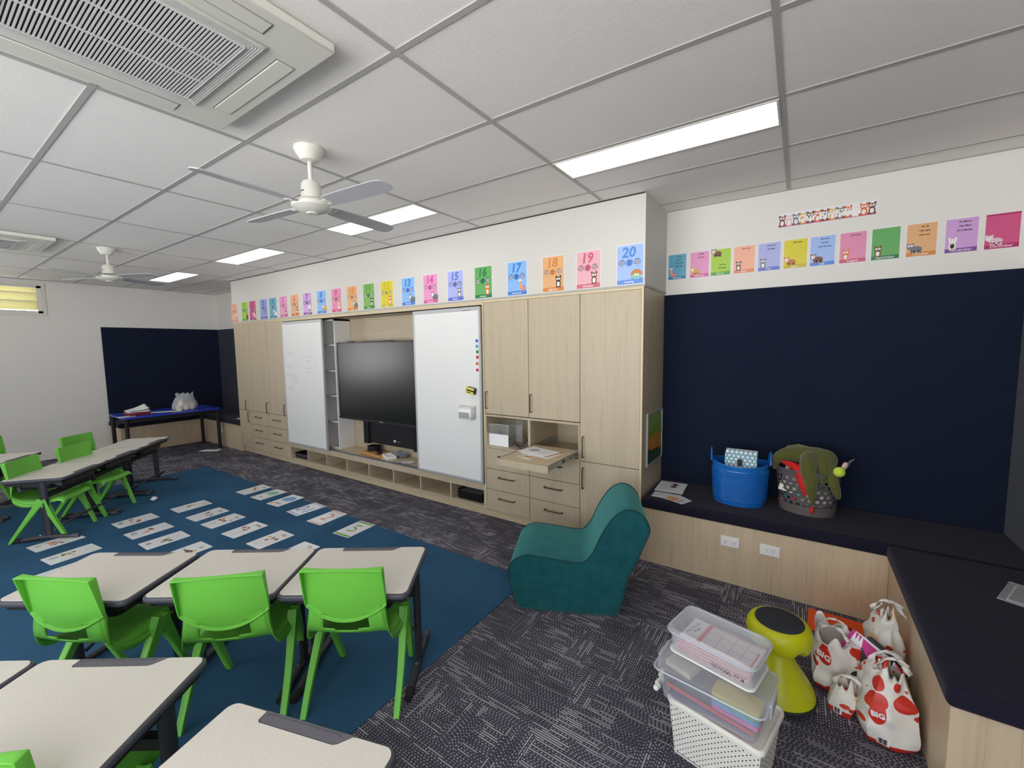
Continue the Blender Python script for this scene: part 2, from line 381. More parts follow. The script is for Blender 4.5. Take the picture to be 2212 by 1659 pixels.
# ---------------------------------------------------------------- ceiling lights
def EMIT(name, strength, rgb=(255, 253, 250)):
    return mat(name, rgb, .5, emit=strength)
PAN = EMIT('led_diffuser', PANEL_STRENGTH)
def panel(cx, cy, label):
    t = thing('ceiling_light', label, 'ceiling light', (cx, cy, ZC), group='recessed rectangular ceiling lights')
    w, d = 1.176, .276
    f = MB(); z = -.008
    f.box(-w/2, w/2, -d/2, -d/2+.01, z, 0).box(-w/2, w/2, d/2-.01, d/2, z, 0).box(-w/2, -w/2+.01, -d/2+.01, d/2-.01, z, 0).box(w/2-.01, w/2, -d/2+.01, d/2-.01, z, 0)
    f.build('frame', WMETAL, t); MB().box(-w/2+.01, w/2-.01, -d/2+.01, d/2-.01, -.006, -.001).build('diffuser', PAN, t)
    return t
LBL = ['long bright ceiling light nearest the viewer, left of the birthday banner', 'bright ceiling light beside the near fan, partly behind its blade', 'bright ceiling light above the far left cupboards, third from the right', 'farthest bright ceiling light, beside the far fan blades']
for i, l in enumerate(LBL): panel(-.71-2.4*i, 2.522, l)
for cy in (-1.0,):
    for i in range(4): panel(-.71-2.4*i, cy+.522-.6, 'recessed ceiling light out of the picture behind the viewer')

# ---------------------------------------------------------------- air conditioner cassettes
def cassette(cx, cy, label):
    t = thing('ceiling_air_conditioner', label, 'air conditioner', (cx, cy, ZC), group='square air conditioner cassettes in the ceiling')
    b = MB(); h = .475; z = -.042; ow, ol = .335, .30
    b.box(-h, h, -h, h, z, -.005)
    b.build('fascia', WMETAL, t, bevel=.006)
    g_ = MB(); gi = .258; zz = z-.007
    g_.box(-gi-.055, gi+.055, -gi-.055, gi+.055, zz, z+.001)
    g_.build('grille_frame', WMETAL, t, bevel=.004)
    MB().box(-gi, gi, -gi, gi, zz-.0006, zz+.002).build('filter', mat('grille_dark', (38, 38, 44), .8), t)
    s = MB(); n = 46
    for k in range(n):
        x = -gi+2*gi*(k+.5)/n; s.box(-gi, gi, x-.0027, x+.0027, zz-.006, zz-.0008)
    for y in (-gi/3, gi/3): s.box(y-.003, y+.003, -gi, gi, zz-.0075, zz-.0008)
    s.box(-gi-.004, gi+.004, -gi-.004, -gi, zz-.0075, zz).box(-gi-.004, gi+.004, gi, gi+.004, zz-.0075, zz).box(-gi-.004, -gi, -gi, gi, zz-.0075, zz).box(gi, gi+.004, -gi, gi, zz-.0075, zz)
    for k in range(5):
        q = gi+.012+k*.008
        s.box(q, q+.003, -q, q, zz-.003, zz).box(-q-.003, -q, -q, q, zz-.003, zz).box(-q, q, q, q+.003, zz-.003, zz).box(-q, q, -q-.003, -q, zz-.003, zz)
    s.build('grille', mat('grille_bars', (205, 205, 204), .5), t)
    for k in range(4):
        a = k*pi/2; v = MB(); v.T = Matrix.Rotation(a, 4, 'Z')
        v.box(-.27, .27, .368, .432, z-.0035, z+.001)
        o = v.build('louvre_flap', WMETAL, t, bevel=.003)
        v = MB(); v.T = Matrix.Rotation(a, 4, 'Z'); v.box(-.275, .275, .363, .367, z-.001, z+.001).box(-.275, .275, .433, .4345, z-.001, z+.001).box(-.2745, -.272, .363, .434, z-.001, z+.001).box(.272, .2745, .363, .434, z-.001, z+.001)
        v.build('outlet_gap', mat('vent_gap', (128, 126, 126), .8), t)
    return t
cassette(-1.925, .535, 'large square air conditioner grille in the ceiling, nearest the viewer')
cassette(-6.50, .535, 'far small looking air conditioner cassette near the louvre window')

# ---------------------------------------------------------------- ceiling fans
BLADE = mat('fan_blade_grey_white', (176, 176, 180), .35)
def fan(x, y, rot, label):
    t = thing('ceiling_fan', label, 'ceiling fan', (x, y, ZC), rot, 'white four blade ceiling fans')
    MB().lathe([(.078, 0), (.080, -.006), (.072, -.03), (.045, -.068), (.02, -.074)], 28).build('canopy', WMETAL, t)
    MB().cyl((0,0,-.07), (0,0,-.20), .0125, n=16).build('rod', WMETAL, t)
    MB().lathe([(.018, -.175), (.042, -.182), (.052, -.20), (.055, -.265), (.050, -.275), (.030, -.277)], 28).build('motor_cover', WMETAL, t)
    MB().cyl((0,0,-.278), (0,0,-.292), .036, n=20).build('motor_neck', DARK, t)
    MB().lathe([(.03, -.288), (.098, -.292), (.106, -.302), (.106, -.322), (.095, -.330), (.06, -.345), (.03, -.350), (.028, -.356), (.0, -.357)], 32).build('motor_housing', WMETAL, t)
    MB().box(-.014, .012, -.0565, -.052, -.243, -.239).build('maker_mark', INK, t)
    for k in range(4):
        T = Matrix.Rotation(k*pi/2, 4, 'Z')
        b = MB(); b.T = T @ Matrix.Translation((0,0,-.308)) @ Matrix.Rotation(R(-11), 4, 'X')
        P = [(.10, -.030), (.16, -.048), (.30, -.052), (.54, -.052), (.585, -.04), (.60, -.01), (.60, .02), (.585, .046), (.54, .056), (.30, .054), (.16, .046), (.10, .03)]
        b.prism(P, -.003, .003); bl = b.build('blade', BLADE, t)
        c = MB(); c.T = T @ Matrix.Translation((0,0,-.308)) @ Matrix.Rotation(R(-11), 4, 'X')
        c.prism([(.07, -.02), (.15, -.03), (.15, .03), (.07, .02)], -.006, -.003)
        for yy in (-.018, .018): c.cyl((.135, yy, -.003), (.135, yy, -.009), .006, n=10)
        c.build('blade_bracket', WMETAL, bl)
    return t
fan(-2.315, 1.415, R(4), 'near white ceiling fan with four grey blades and short rod')
fan(-6.25, 1.42, R(24), 'far small looking white ceiling fan near the left wall')
# ---------------------------------------------------------------- joinery along the back wall
def handle(parent, x, z, vertical=True, L=.16, y=CY, name='handle'):
    m = MB(); r = .0055; o = .032
    if vertical: m.tube([(x, y+.0, z-L/2), (x, y-o, z-L/2), (x, y-o, z+L/2), (x, y+.0, z+L/2)], r, 6)
    else: m.tube([(x-L/2, y+.0, z), (x-L/2, y-o, z), (x+L/2, y-o, z), (x+L/2, y+.0, z)], r, 6)
    return m.build(name, HANDLE, parent, angle=50)
G_ = .0025
def door(parent, x0, x1, z0, z1, hx=None, hz=None, name='door', vert=True, L=.16):
    d = MB().box(x0+G_, x1-G_, CY, CY+.018, z0+G_, z1-G_).build(name, WOOD, parent, bevel=.001)
    if hx is not None: handle(d, hx, hz, vert, L)
    return d
ZT, ZK, FY = 2.118, .094, CY+.02       # top of cupboards, top of plinth, front of the carcass
DG = mat('dark_gap', (60, 52, 44), .8)
def carcass(parent, x0, x1, z0, z1, y1=YF-.001):
    MB().box(x0, x1, FY+.001, y1, z0, z1).build('carcass', WOOD, parent)
    MB().box(x0+.001, x1-.001, FY-.001, FY+.0005, z0+.001, z1-.001).build('shadow_gap', DG, parent)
def plinth(parent, x0, x1): MB().box(x0, x1, CY+.055, CY+.075, 0, ZK).build('plinth', WOODY, parent)

# far left cupboard
c1 = thing('cupboard', 'pale oak cupboard at the far left end of the joinery, beside the left whiteboard', 'cupboard', (0,0,0))
x0, x1 = CX0, -6.115; w3 = (x1-.0-x0-.02)/3
carcass(c1, x0+.018, x1, ZK, ZT); plinth(c1, x0, x1)
MB().box(x0, x0+.018, CY, YF-.001, ZK, ZT).build('end_panel', WOOD, c1)
cx = [x0+.02+w3*i for i in range(4)]
for i in range(3): door(c1, cx[i], cx[i+1], .712, 2.10, cx[i+1]-.055 if i else cx[i]+w3-.22, .80)
MB().box(x0+.018, x1, CY+.002, FY, 2.10, ZT).build('top_rail', WEDGE, c1)
door(c1, cx[0], cx[1]-.12, ZK, .712, cx[1]-.165, .61)
xm = (cx[1]-.12+x1)/2
for a, b in ((cx[1]-.12, xm), (xm, x1)):
    for z0, z1 in ((.503, .712), (.297, .503), (ZK, .297)):
        door(c1, a, b, z0, z1, (a+b)/2-.03, z0+(z1-z0)*.6, 'drawer', False, .19)

# media unit: base with eight cubbies, counter, recess lining
MX0, MX1 = -6.115, -2.510
mu = thing('media_cabinet', 'low oak media unit with eight open cubbies under the screen and whiteboards', 'cabinet', (0,0,0))
plinth(mu, MX0, MX1)
m = MB(); BZ, CT = .112, .27; RB = 3.55
m.box(MX0, MX1, CY, RB, ZK, BZ).box(MX0, MX1, CY, RB, CT, .335)
cb = (MX1-MX0-.018)/8
for i in range(9):
    xx = MX0+cb*i; m.box(xx, xx+.018, CY, RB, BZ, CT)
m.box(MX0, MX1, RB, RB+.01, ZK, .335)
m.build('base', WOOD, mu)
MB().box(MX0+.01, MX1-.01, CY+.05, RB, .335, .3385).build('counter', WOODY, mu)
m = MB()
for yy in (CY+.004, CY+.022, CY+.040): m.box(MX0, MX1, yy, yy+.006, .335, .345)
m.box(MX0, MX1, CY+.001, CY+.048, .335, .338)
m.build('sliding_track', ALU, mu)
MB().box(MX0, MX1, RB, YF-.001, .335, 2.08).build('back_panel', wood_mat('oak_laminate_recess', 'x'), mu)
m = MB().box(MX0, MX1, CY, RB, 2.082, ZT); m.build('head_rail', WOODY, mu)
m = MB().box(MX0, MX1, CY+.002, CY+.05, 2.074, 2.082); m.build('head_track', DARK, mu)
for a in (MX0, MX1-.012): MB().box(a, a+.012, CY+.012, RB, .338, 2.074).build('side_lining', WOOD, mu)

# white open shelf tower left of the screen
st = thing('shelf_tower', 'tall narrow white open shelf tower partly behind the left whiteboard', 'shelf', (0,0,0))
SX0, SX1, SY = -6.10, -5.055, 3.31
SHW = mat('shelf_white', (226, 224, 222), .5)
for a in (SX0, -5.345, SX1-.018): MB().box(a, a+.018, SY, RB-.001, .339, 2.07).build('side_panel', SHW, st)
for z in (.345, .70, 1.05, 1.385, 1.73): MB().box(SX0+.018, SX1-.018, SY+.003, RB-.004, z-.009+.004, z+.012).build('shelf', SHW, st)
MB().box(SX0, SX1, RB-.004, RB-.0012, .34, 2.07).build('back', mat('shelf_back_grey', (150, 148, 145), .7), st)
MB().box(SX0, SX1, SY, RB-.001, 2.052, 2.07).build('shelf', SHW, st)

# niche cupboard with pull-out shelf
c2 = thing('cupboard', 'oak cupboard with two open niches and pulled out shelf, right of the right whiteboard', 'cupboard', (0,0,0))
NX0, NXM, NX1 = -2.510, -1.995, -1.495
MB().box(NX0, NX0+.015, CY-.002, YF-.001, ZK, ZT).build('end_panel', WEDGE, c2)
carcass(c2, NX0+.016, NX1, ZK, .709); carcass(c2, NX0+.016, NX1, 1.036, ZT); plinth(c2, NX0, NX1)
door(c2, NX0+.016, NXM, 1.042, 2.10, NX0+.045, 1.175); door(c2, NXM, NX1, 1.042, 2.10, NXM+.03, 1.175)
MB().box(NX0+.016, NX1, CY+.002, FY, 2.10, ZT).build('top_rail', WEDGE, c2)
m = MB(); NB = 3.72
m.box(NX0+.016, NX1, CY, NB, 1.018, 1.036).box(NX0+.016, NX1, CY, NB, .709, .727)
m.box(NX0+.016, NX0+.03, CY, NB, .727, 1.018).box(NXM-.012, NXM+.012, CY, NB, .727, 1.018).box(NX1-.014, NX1-.001, CY, NB, .727, 1.018).box(NX0+.016, NX1-.001, NB, YF-.001, .71, 1.036)
m.build('niche', WOOD, c2)
for a, b, top in ((NX0+.016, NXM, .709), (NXM, NX1, .709)):
    for z0, z1 in ((.506, top), (.300, .506), (ZK, .300)):
        door(c2, a, b, z0, z1, (a+b)/2, z0+(z1-z0)*.66, 'drawer', False, .17)
ps = MB().box(NXM+.028, NX1-.03, 2.695, 3.245, .752, .790).build('pull_out_shelf', WOODY, c2, bevel=.001)
MB().box(NXM+.014, NX1-.016, 2.680, 2.697, .735, .790).build('shelf_front', WOOD, ps)
for a, s in ((NXM+.016, 1), (NX1-.028, -1)):
    r = MB().box(a, a+.012, 2.70, 3.68, .752, .762).box(a, a+.012, 2.70, 3.68, .782, .790).box(a+.004, a+.008, 2.70, 3.68, .762, .782)
    ro = r.build('drawer_runner', STEEL, ps)
    q = MB()
    for k in range(7): q.cyl((a-.001 if s > 0 else a+.013, 2.95+.1*k, .772), (a+.003 if s > 0 else a+.009, 2.95+.1*k, .772), .005, n=8)
    q.box(a-.001, a+.013, 2.93, 2.95, .758, .786); q.build('runner_catch', BLACK, ro)

# tall end cupboard
c3 = thing('cupboard', 'tall oak end cupboard with two doors beside the reading nook', 'cupboard', (0,0,0))
EX1 = -.975
carcass(c3, NX1, EX1-.02, ZK, ZT); plinth(c3, NX1, EX1-.02)
door(c3, NX1, EX1-.018, .716, 2.10, NX1+.035, .84, L=.175); door(c3, NX1, EX1-.018, ZK, .716, NX1+.035, .575, L=.175)
MB().box(NX1, EX1-.02, CY+.002, FY, 2.10, ZT).build('top_rail', WEDGE, c3)
MB().box(EX1-.018, EX1, CY-.002, YF-.001, 0, ZT).build('end_panel', WOOD, c3)
MB().box(EX1-.018, EX1-.0005, CY-.0035, CY-.001, 0, ZT).build('edging', WEDGE, c3)

# whiteboards
def whiteboard(x0, x1, z0, z1, label):
    t = thing('whiteboard', label, 'whiteboard', (x0, CY, z0), group='tall sliding whiteboards')
    w, h = x1-x0, z1-z0; f = .022; d = -.024
    MB().box(f, w-f, d+.003, -.004, f, h-f).build('board', BOARD, t)
    q = MB(); q.box(0, f, d, 0, 0, h).box(w-f, w, d, 0, 0, h).box(f, w-f, d, 0, 0, f).box(f, w-f, d, 0, h-f-.012, h); q.build('frame', ALUP, t, bevel=.002)
    return t
wl = whiteboard(-6.118, -5.135, .333, 2.068, 'left sliding whiteboard with faint handwritten notes')
wr = whiteboard(-3.430, -2.518, .348, 2.066, 'right sliding whiteboard holding round magnets, eraser and white basket')
MB().box(.965, .985, -.003, -.0, 0, 1.72).build('backing_channel', ALUP, wl)
q = MB().box(.70, .76, -.0255, -.0235, 1.688, 1.692).box(.775, .79, -.0255, -.0235, 1.690, 1.696).build('maker_mark', INK, wr)
# handwriting on the left board
hw = MB(); random.seed(3)
def scrib(x, z, L, sl=0.0):
    n = max(2, int(L/.02))
    P = [(x+L*i/n, -.0213, z+sl*L*i/n+random.uniform(-.006, .006)) for i in range(n+1)]
    hw.tube(P, .0016, 4, cap=False)
rows = [(.06, 1.285, .07, .1), (.14, 1.293, .14, .02), (.07, 1.10, .05, 0), (.13, 1.105, .10, .03), (.07, .985, .05, .15), (.15, .99, .03, 0), (.20, .985, .09, .08), (.20, .96, .13, .02), (.20, .925, .16, 0), (.20, .893, .15, 0), (.07, .79, .09, 0), (.18, .79, .05, .3), (.17, .755, .05, .1),
        (.60, 1.245, .06, .05), (.70, 1.255, .03, 0), (.71, 1.235, .05, 0), (.60, 1.185, .1, .15), (.60, 1.09, .09, .1), (.77, 1.115, .07, .4), (.60, 1.03, .04, .1), (.66, 1.035, .08, .15)]
for r in rows: scrib(*r)
hw.build('handwriting', mat('board_marker_grey', (98, 102, 108), .6), wl)

# magnets, eraser, basket on the right board
MC = [((48, 92, 190), 'dark blue', 1.742), ((74, 150, 214), 'light blue', 1.690), ((46, 128, 58), 'green', 1.636), ((206, 44, 60), 'red', 1.585), ((214, 96, 58), 'orange', 1.523), ((196, 36, 104), 'magenta', 1.462)]
for i, (c, n, z) in enumerate(MC):
    o = MB().lathe([(.0, -.001), (.0155, 0), (.016, .003), (.014, .006), (0, .0065)], 20).build('magnet', mat('magnet_'+n.replace(' ', '_'), c, .35), None, (-2.562+(.004 if i in (2,3) else 0), CY-.021, z), UP)
    tag(o, 'round %s magnet on the right whiteboard' % n, 'magnet', 'coloured round magnets on the whiteboard')
e = thing('board_eraser', 'yellow and black magnetic board eraser on the right whiteboard', 'eraser', (-2.628, CY-.024, 1.262), rot=(0, R(12), 0))
MB().box(-.05, .05, -.034, .004, -.03, .03).build('felt_pad', BLACK, e, bevel=.004)
MB().box(-.052, .05, -.046, -.034, -.031, -.006).build('grip', mat('eraser_yellow', (214, 204, 92), .5), e, bevel=.003); MB().box(-.052, .05, -.046, -.034, .008, .030).build('grip', MATS['eraser_yellow'], e, bevel=.003)
MB().box(-.03, .02, -.0468, -.0462, -.022, -.014).build('printed_mark', BLACK, e)
b = thing('basket', 'small white plastic basket hung on the right whiteboard', 'basket', (-2.668, CY-.025, 1.045), group=None)
q = MB()
P = rrect(.168, .08, .018, 4)
q.prism([(x*.93, y*.88-.045) for x, y in P], -.065, -.060)
for (k0, k1, s0, s1) in ((-.062, .055, .93, 1.0),):
    n = len(P)
    q.add([(x*s0, y*.88-.045, k0) for x, y in P]+[(x*s1, y-.045, k1) for x, y in P], [(i, (i+1)%n, n+(i+1)%n, n+i) for i in range(n)])
q.build('body', WHITE, b, solid=.002)
q = MB(); Pr = [(x*1.04, y*1.06-.045, .055+(.014 if y > 0 else 0)) for x, y in rrect(.168, .08, .018, 4)]
q.tube(Pr+[Pr[0]], .0035, 6); q.build('rim', WHITE, b)
q = MB()
for r_ in range(4):
    for c_ in range(9): q.box(-.065+c_*.0145, -.057+c_*.0145, -.0835-.001*r_, -.080, -.044+r_*.014, -.036+r_*.014)
q.build('slot', mat('slot_shadow', (70, 70, 74), .9), b)

# interactive screen and its stand
tv = thing('screen', 'large black interactive screen in the oak recess', 'screen', (-4.17, 3.30, 0))
MB().box(-.84, .84, 0, .06, .795, 1.765).build('bezel', mat('screen_bezel', (22, 22, 25), .3), tv, bevel=.004)
MB().box(-.822, .822, -.0025, .001, .835, 1.748).build('glass', mat('screen_glass', (15, 17, 18), .27, spec=.7), tv)
MB().box(-.835, .835, -.012, .05, .775, .800).build('lower_bar', mat('bar_grey', (52, 52, 58), .3, .4), tv, bevel=.003)
MB().box(-.02, .045, -.0135, -.0115, .785, .793).build('maker_mark', mat('logo_silver', (205, 208, 210), .3, .6), tv)
MB().box(-.30, .25, .0, .045, 1.765, 1.772).box(-.62, -.50, .005, .03, 1.765, 1.775).box(.1, .22, .005, .03, 1.765, 1.776).build('top_trim', BLACK, tv)
sd = thing('screen_stand', 'black lift panel mounted below the large screen', 'stand', (0,0,0))
MB().box(-4.665, -3.700, 3.455, 3.549, .462, .775).build('cover', mat('lift_cover_black', (24, 24, 27), .45), sd, bevel=.004)
for a in (-4.70, -3.765): MB().box(a, a+.095, 3.43, 3.53, .446, .774).build('column', BLACK, sd, bevel=.004)
q = MB().add([(-4.145, 3.4535, .545), (-4.12, 3.4535, .538), (-4.10, 3.4535, .546), (-4.105, 3.4535, .520), (-4.122, 3.4535, .508), (-4.140, 3.4535, .520)], [tuple(range(6))]); q.build('logo', PAPER, sd, solid=.001)
MB().box(-4.09, -4.02, 3.4535, 3.4545, .518, .534).build('logo_text', mat('logo_grey', (92, 94, 98), .4), sd)

# pinboards (felt wall panels)
PT = 2.10
pb = lambda m, l: tag(m.build('pinboard', NAVY, bevel=.003), l, 'pinboard', 'dark navy felt wall panels')
pb(MB().box(EX1+.002, 1.084, 3.765, YF-.001, .43, PT), 'big navy felt wall panel behind the two baskets under the birthday chart')
pb(MB().box(1.085, XR-.001, .9, YF-.002, .43, PT), 'navy felt wall panel on the right wall, at the right edge of the picture')
pb(MB().box(XL+.001, XL+.025, 2.045, YF-.002, .43, PT), 'navy felt wall panel behind the blue table')
pb(MB().box(XL+.027, CX0-.002, 3.772, YF-.001, .43, PT), 'narrow navy felt wall panel between the far left corner and the cupboard')

# benches
def soft_box(x0, x1, y0, y1, z0, z1, name, parent):
    w, d = x1-x0, y1-y0
    return MB().box(x0, x1, y0, y1, z0, z1).build(name, SEATV, parent, bevel=.022, seg=4, angle=80)
bt = thing('bench', 'built in oak bench with navy cushion below the two baskets', 'bench', (0,0,0))
MB().box(EX1+.001, .484, CY, CY+.018, 0, .425).box(EX1+.001, XR-.002, CY+.019, YF-.001, .40, .425).build('base', wood_mat('oak_bench', 'z', (212, 192, 162), (194, 174, 146)), bt)
soft_box(EX1+.002, 1.083, 3.185, 3.764, .426, .505, 'cushion', bt)
br = thing('bench', 'built in bench with navy cushion running along the right wall toward the viewer', 'bench', (0,0,0))
MB().box(.485, .503, 2.005, CY-.001, 0, .425).box(.485, XR-.002, 1.985, 2.004, 0, .425).box(.504, XR-.002, 2.005, CY-.001, .40, .425).build('base', MATS['oak_bench'], br)
soft_box(.465, 1.083, 1.945, 3.182, .426, .505, 'cushion', br)
b3 = thing('bench', 'oak bench with navy cushion behind the blue table', 'bench', (0,0,0))
MB().box(XL+.03, -9.18, 2.05, YF-.03, 0, .425).build('base', MATS['oak_bench'], b3)
soft_box(XL+.028, -9.15, 2.02, 3.765, .426, .505, 'cushion', b3)
b4 = thing('bench', 'short oak bench with navy cushion between the blue table and the cupboard', 'bench', (0,0,0))
MB().box(-9.178, CX0-.002, CY+.015, YF-.03, 0, .425).build('base', MATS['oak_bench'], b4)
soft_box(-9.145, CX0-.002, CY-.005, 3.77, .426, .505, 'cushion', b4)

# power points
def socket(x, z, label, kind=0, y=CY, parent=None):
    t = thing('power_point', label, 'power point', (x, y, z), group='white double power points')
    MB().box(-.058, .058, -.009, 0, -.036, .036).build('plate', WHITE, t, bevel=.003)
    if kind == 0:
        for s in (-1, 1): MB().box(s*.027-.009, s*.027+.009, -.013, -.009, .012, .026).build('switch', WHITE, t, bevel=.002)
    q = MB(); dz = -.008 if kind == 0 else 0; sp = .027 if kind == 0 else .018
    for s in (-1, 1):
        for (a, b, r) in ((-.006, .006, .5), (.006, .006, -.5), (0, -.008, 0)):
            q.T = Matrix.Translation((s*sp+a, -.0095, b+dz)) @ Matrix.Rotation(r, 4, 'Y'); q.box(-.0012, .0012, -.0006, .0006, -.004, .004)
    q.build('pin_slots', INK, t)
    return t
socket(-.350, .304, 'white double power point with two switches, left one on the bench front')
socket(-.112, .304, 'white double data outlet on the bench front, the right one of the pair', 1)
socket(-8.45, .28, 'white power point on the short bench front beside the blue table', 0, CY+.015)
socket(-1.66, .925, 'white double power point inside the niche above the pulled out shelf', 0, NB)
socket(-2.075, .87, 'white power point inside the niche with the clear box', 0, NB)

# framed picture on the end panel of the cupboard
pc = thing('picture', 'framed abstract picture in green and orange on the side of the end cupboard', 'picture', (EX1, 3.53, .925), rot=(pi/2, 0, pi/2))
q = MB(); a, b_ = .218, .215
q.box(-a, a, -b_, -b_+.014, 0, .012).box(-a, a, b_-.014, b_, 0, .012).box(-a, -a+.014, -b_+.014, b_-.014, 0, .012).box(a-.014, a, -b_+.014, b_-.014, 0, .012)
q.build('frame', ALUP, pc)
g = NG('green_orange_painting'); o = g.xyz(); n1 = g.noise(g.tc, 9, 4); n2 = g.noise(g.tc, 40, 3)
h = g.math('ADD', g.math('ADD', o[1], g.math('MULTIPLY', g.math('SUBTRACT', n1, .5), .16)), g.math('MULTIPLY', o[0], .05))
r = g.n('ShaderNodeValToRGB'); g.L(g.rng(h, -.21, .21, 0, 1), r.inputs[0]); e_ = r.color_ramp.elements
e_[0].position = 0; e_[0].color = C4((30, 70, 50)); e_[1].position = 1; e_[1].color = C4((150, 175, 110))
for p, c in ((.24, (24, 60, 44)), (.27, (216, 130, 50)), (.50, (205, 140, 44)), (.60, (96, 150, 50)), (.80, (140, 170, 90))):
    k = e_.new(p); k.color = C4(c)
g.L(g.mixc(g.math('MULTIPLY', g.rng(n2, .4, .7, 0, 1), .35), r.outputs[0], C4((120, 150, 60))), g.b.inputs['Base Color']); g.b.inputs['Roughness'].default_value = .5
MB().box(-a+.014, a-.014, -b_+.014, b_-.014, 0, .006).build('painting', g.m, pc)
# ---------------------------------------------------------------- student desks
def make_desk(label, group):
    t = thing('student_desk', label, 'desk', (0,0,0), group=group)
    W_, D_, H_ = .605, .465, .57
    MB().prism(rrect(W_, D_, .038, 6), H_-.030, H_-.003).build('edge_moulding', DESKE, t, bevel=.009, seg=3)
    # laminate surface with a notch for the pencil tray on the far edge
    w, d, r = W_-.022, D_-.022, .030; P = rrect(w, d, r, 6); top = []
    y = d/2
    notch = [(.165, y), (.155, y-.002), (.125, y-.032), (.112, y-.038), (-.150, y-.038), (-.160, y-.030), (-.160, y)]
    n = len(P)//4
    top = P[:n]+notch+P[n:]
    MB().prism(top, H_-.004, H_).build('tabletop', LAM, t)
    q = MB(); q.prism([(.160, y+.004), (.122, y-.030), (.110, y-.035), (-.148, y-.035), (-.157, y-.028), (-.157, y+.004)], H_-.006, H_-.0015)
    q.build('pencil_tray', TRAYG, t)
    MB().tube([(-.14, y-.004, H_-.0012), (.11, y-.004, H_-.0012), (.118, y-.009, H_-.0012)], .0012, 4).tube([(-.14, y-.004, H_-.0012), (-.146, y-.012, H_-.0012)], .0012, 4).build('tray_groove', DESKD, t)
    q = MB(); q.box(-.27, .27, -.20, -.175, H_-.06, H_-.03).box(-.27, .27, .175, .20, H_-.06, H_-.03).box(-.28, -.25, -.20, .20, H_-.058, H_-.03).box(.25, .28, -.20, .20, H_-.058, H_-.03)
    q.build('under_frame', BLACKM, t, bevel=.002)
    q = MB(); q.prism(rrect(.40, .33, .03, 4), H_-.115, H_-.112)
    Pq = rrect(.40, .33, .03, 4); k = len(Pq)
    q.add([(x, y_, H_-.115) for x, y_ in Pq]+[(x*1.07, y_*1.06, H_-.045) for x, y_ in Pq], [(i, (i+1)%k, k+(i+1)%k, k+i) for i in range(k)])
    q.build('book_tray', BLACK, t, solid=.003)
    for s in (-1, 1):
        l = MB(); x = s*.272
        l.tube([(x, .065, .03), (x, .062, .20), (x, .055, H_-.035)], [.030, .030, .030], 12, sx=.62)
        lo = l.build('leg', DESKD, t)
        f = MB(); f.tube([(x, -.165, .017), (x, -.12, .020), (x, .065, .034), (x, .18, .026), (x, .255, .019)], [.019, .021, .021, .018, .016], 12)
        fo = f.build('foot', DESKD, lo)
        c = MB(); c.tube([(x, .23, .021), (x, .285, .019)], [.019, .019], 12); c.build('foot_cap', DESKE, lo)
        c = MB(); c.tube([(x, -.185, .0165), (x, -.13, .0205)], [.016, .023], 12); c.build('foot_cap', BLACKM, lo)
        c = MB(); c.cyl((x-s*.0, .005, .046), (x, .0, .053), .006, n=8); c.build('screw', STEEL, lo)
    MB().box(-.26, .26, .045, .078, .385, .425).build('cross_bar', BLACKM, t)
    q = MB(); q.tube([(-.272, .10, .085), (-.24, .16, .13), (-.12, .19, .15), (.12, .19, .15), (.24, .16, .13), (.272, .10, .085)], .011, 8)
    q.build('foot_rest', DESKD, t)
    return t
G1 = 'school desks with grey tops and charcoal edges'
U1 = R(34.4)
desks = [
 ((-1.798, 1.25), 34.4, 'grey topped desk at the right end of the middle row of three'),
 ((-2.300, .905), 34.4, 'grey topped desk in the middle of the row of three'),
 ((-2.815, .530), 33.0, 'grey topped desk at the left end of the middle row of three'),
 ((-1.847, .212), 34.8, 'large looking grey topped desk cut off by the bottom left of the picture'),
 ((-2.350, -.137), 34.8, 'grey topped desk corner at the left edge behind the bottom left desk'),
 ((-1.097, .405), 17.5, 'grey topped desk at the bottom centre of the picture, nearest the viewer'),
]
FU = 138.8
# rows on the far left: their far edge (pencil tray) faces the cupboards
fu = Vector((cos(R(FU)), sin(R(FU)))); fd = Vector((-.659, -.752))
for k, l in enumerate(('grey topped desk nearest the viewer in the far left row', 'grey topped desk in the middle of the far left row', 'grey topped desk at the far end of the far left row')):
    p = Vector((-5.375, .79))+fu*(.603*k+.302)+fd*.232
    desks.append(((p.x, p.y), FU+180, l))
for k, l in enumerate(('farther desk top behind the green chairs at the left edge', 'desk behind the two overlapping green chairs at the far left')):
    p = Vector((-6.10, .097))+fu*(.61*k+.302)+fd*.232
    desks.append(((p.x, p.y), FU+180, l))
d0 = make_desk(desks[0][2], G1)
for i, ((x, y), a, l) in enumerate(desks):
    o = d0 if i == 0 else dup(d0, label=l)
    o.location = (x, y, .006 if x > -7.0 and x < -1.75 else .001); o.rotation_euler = (0, 0, R(a))

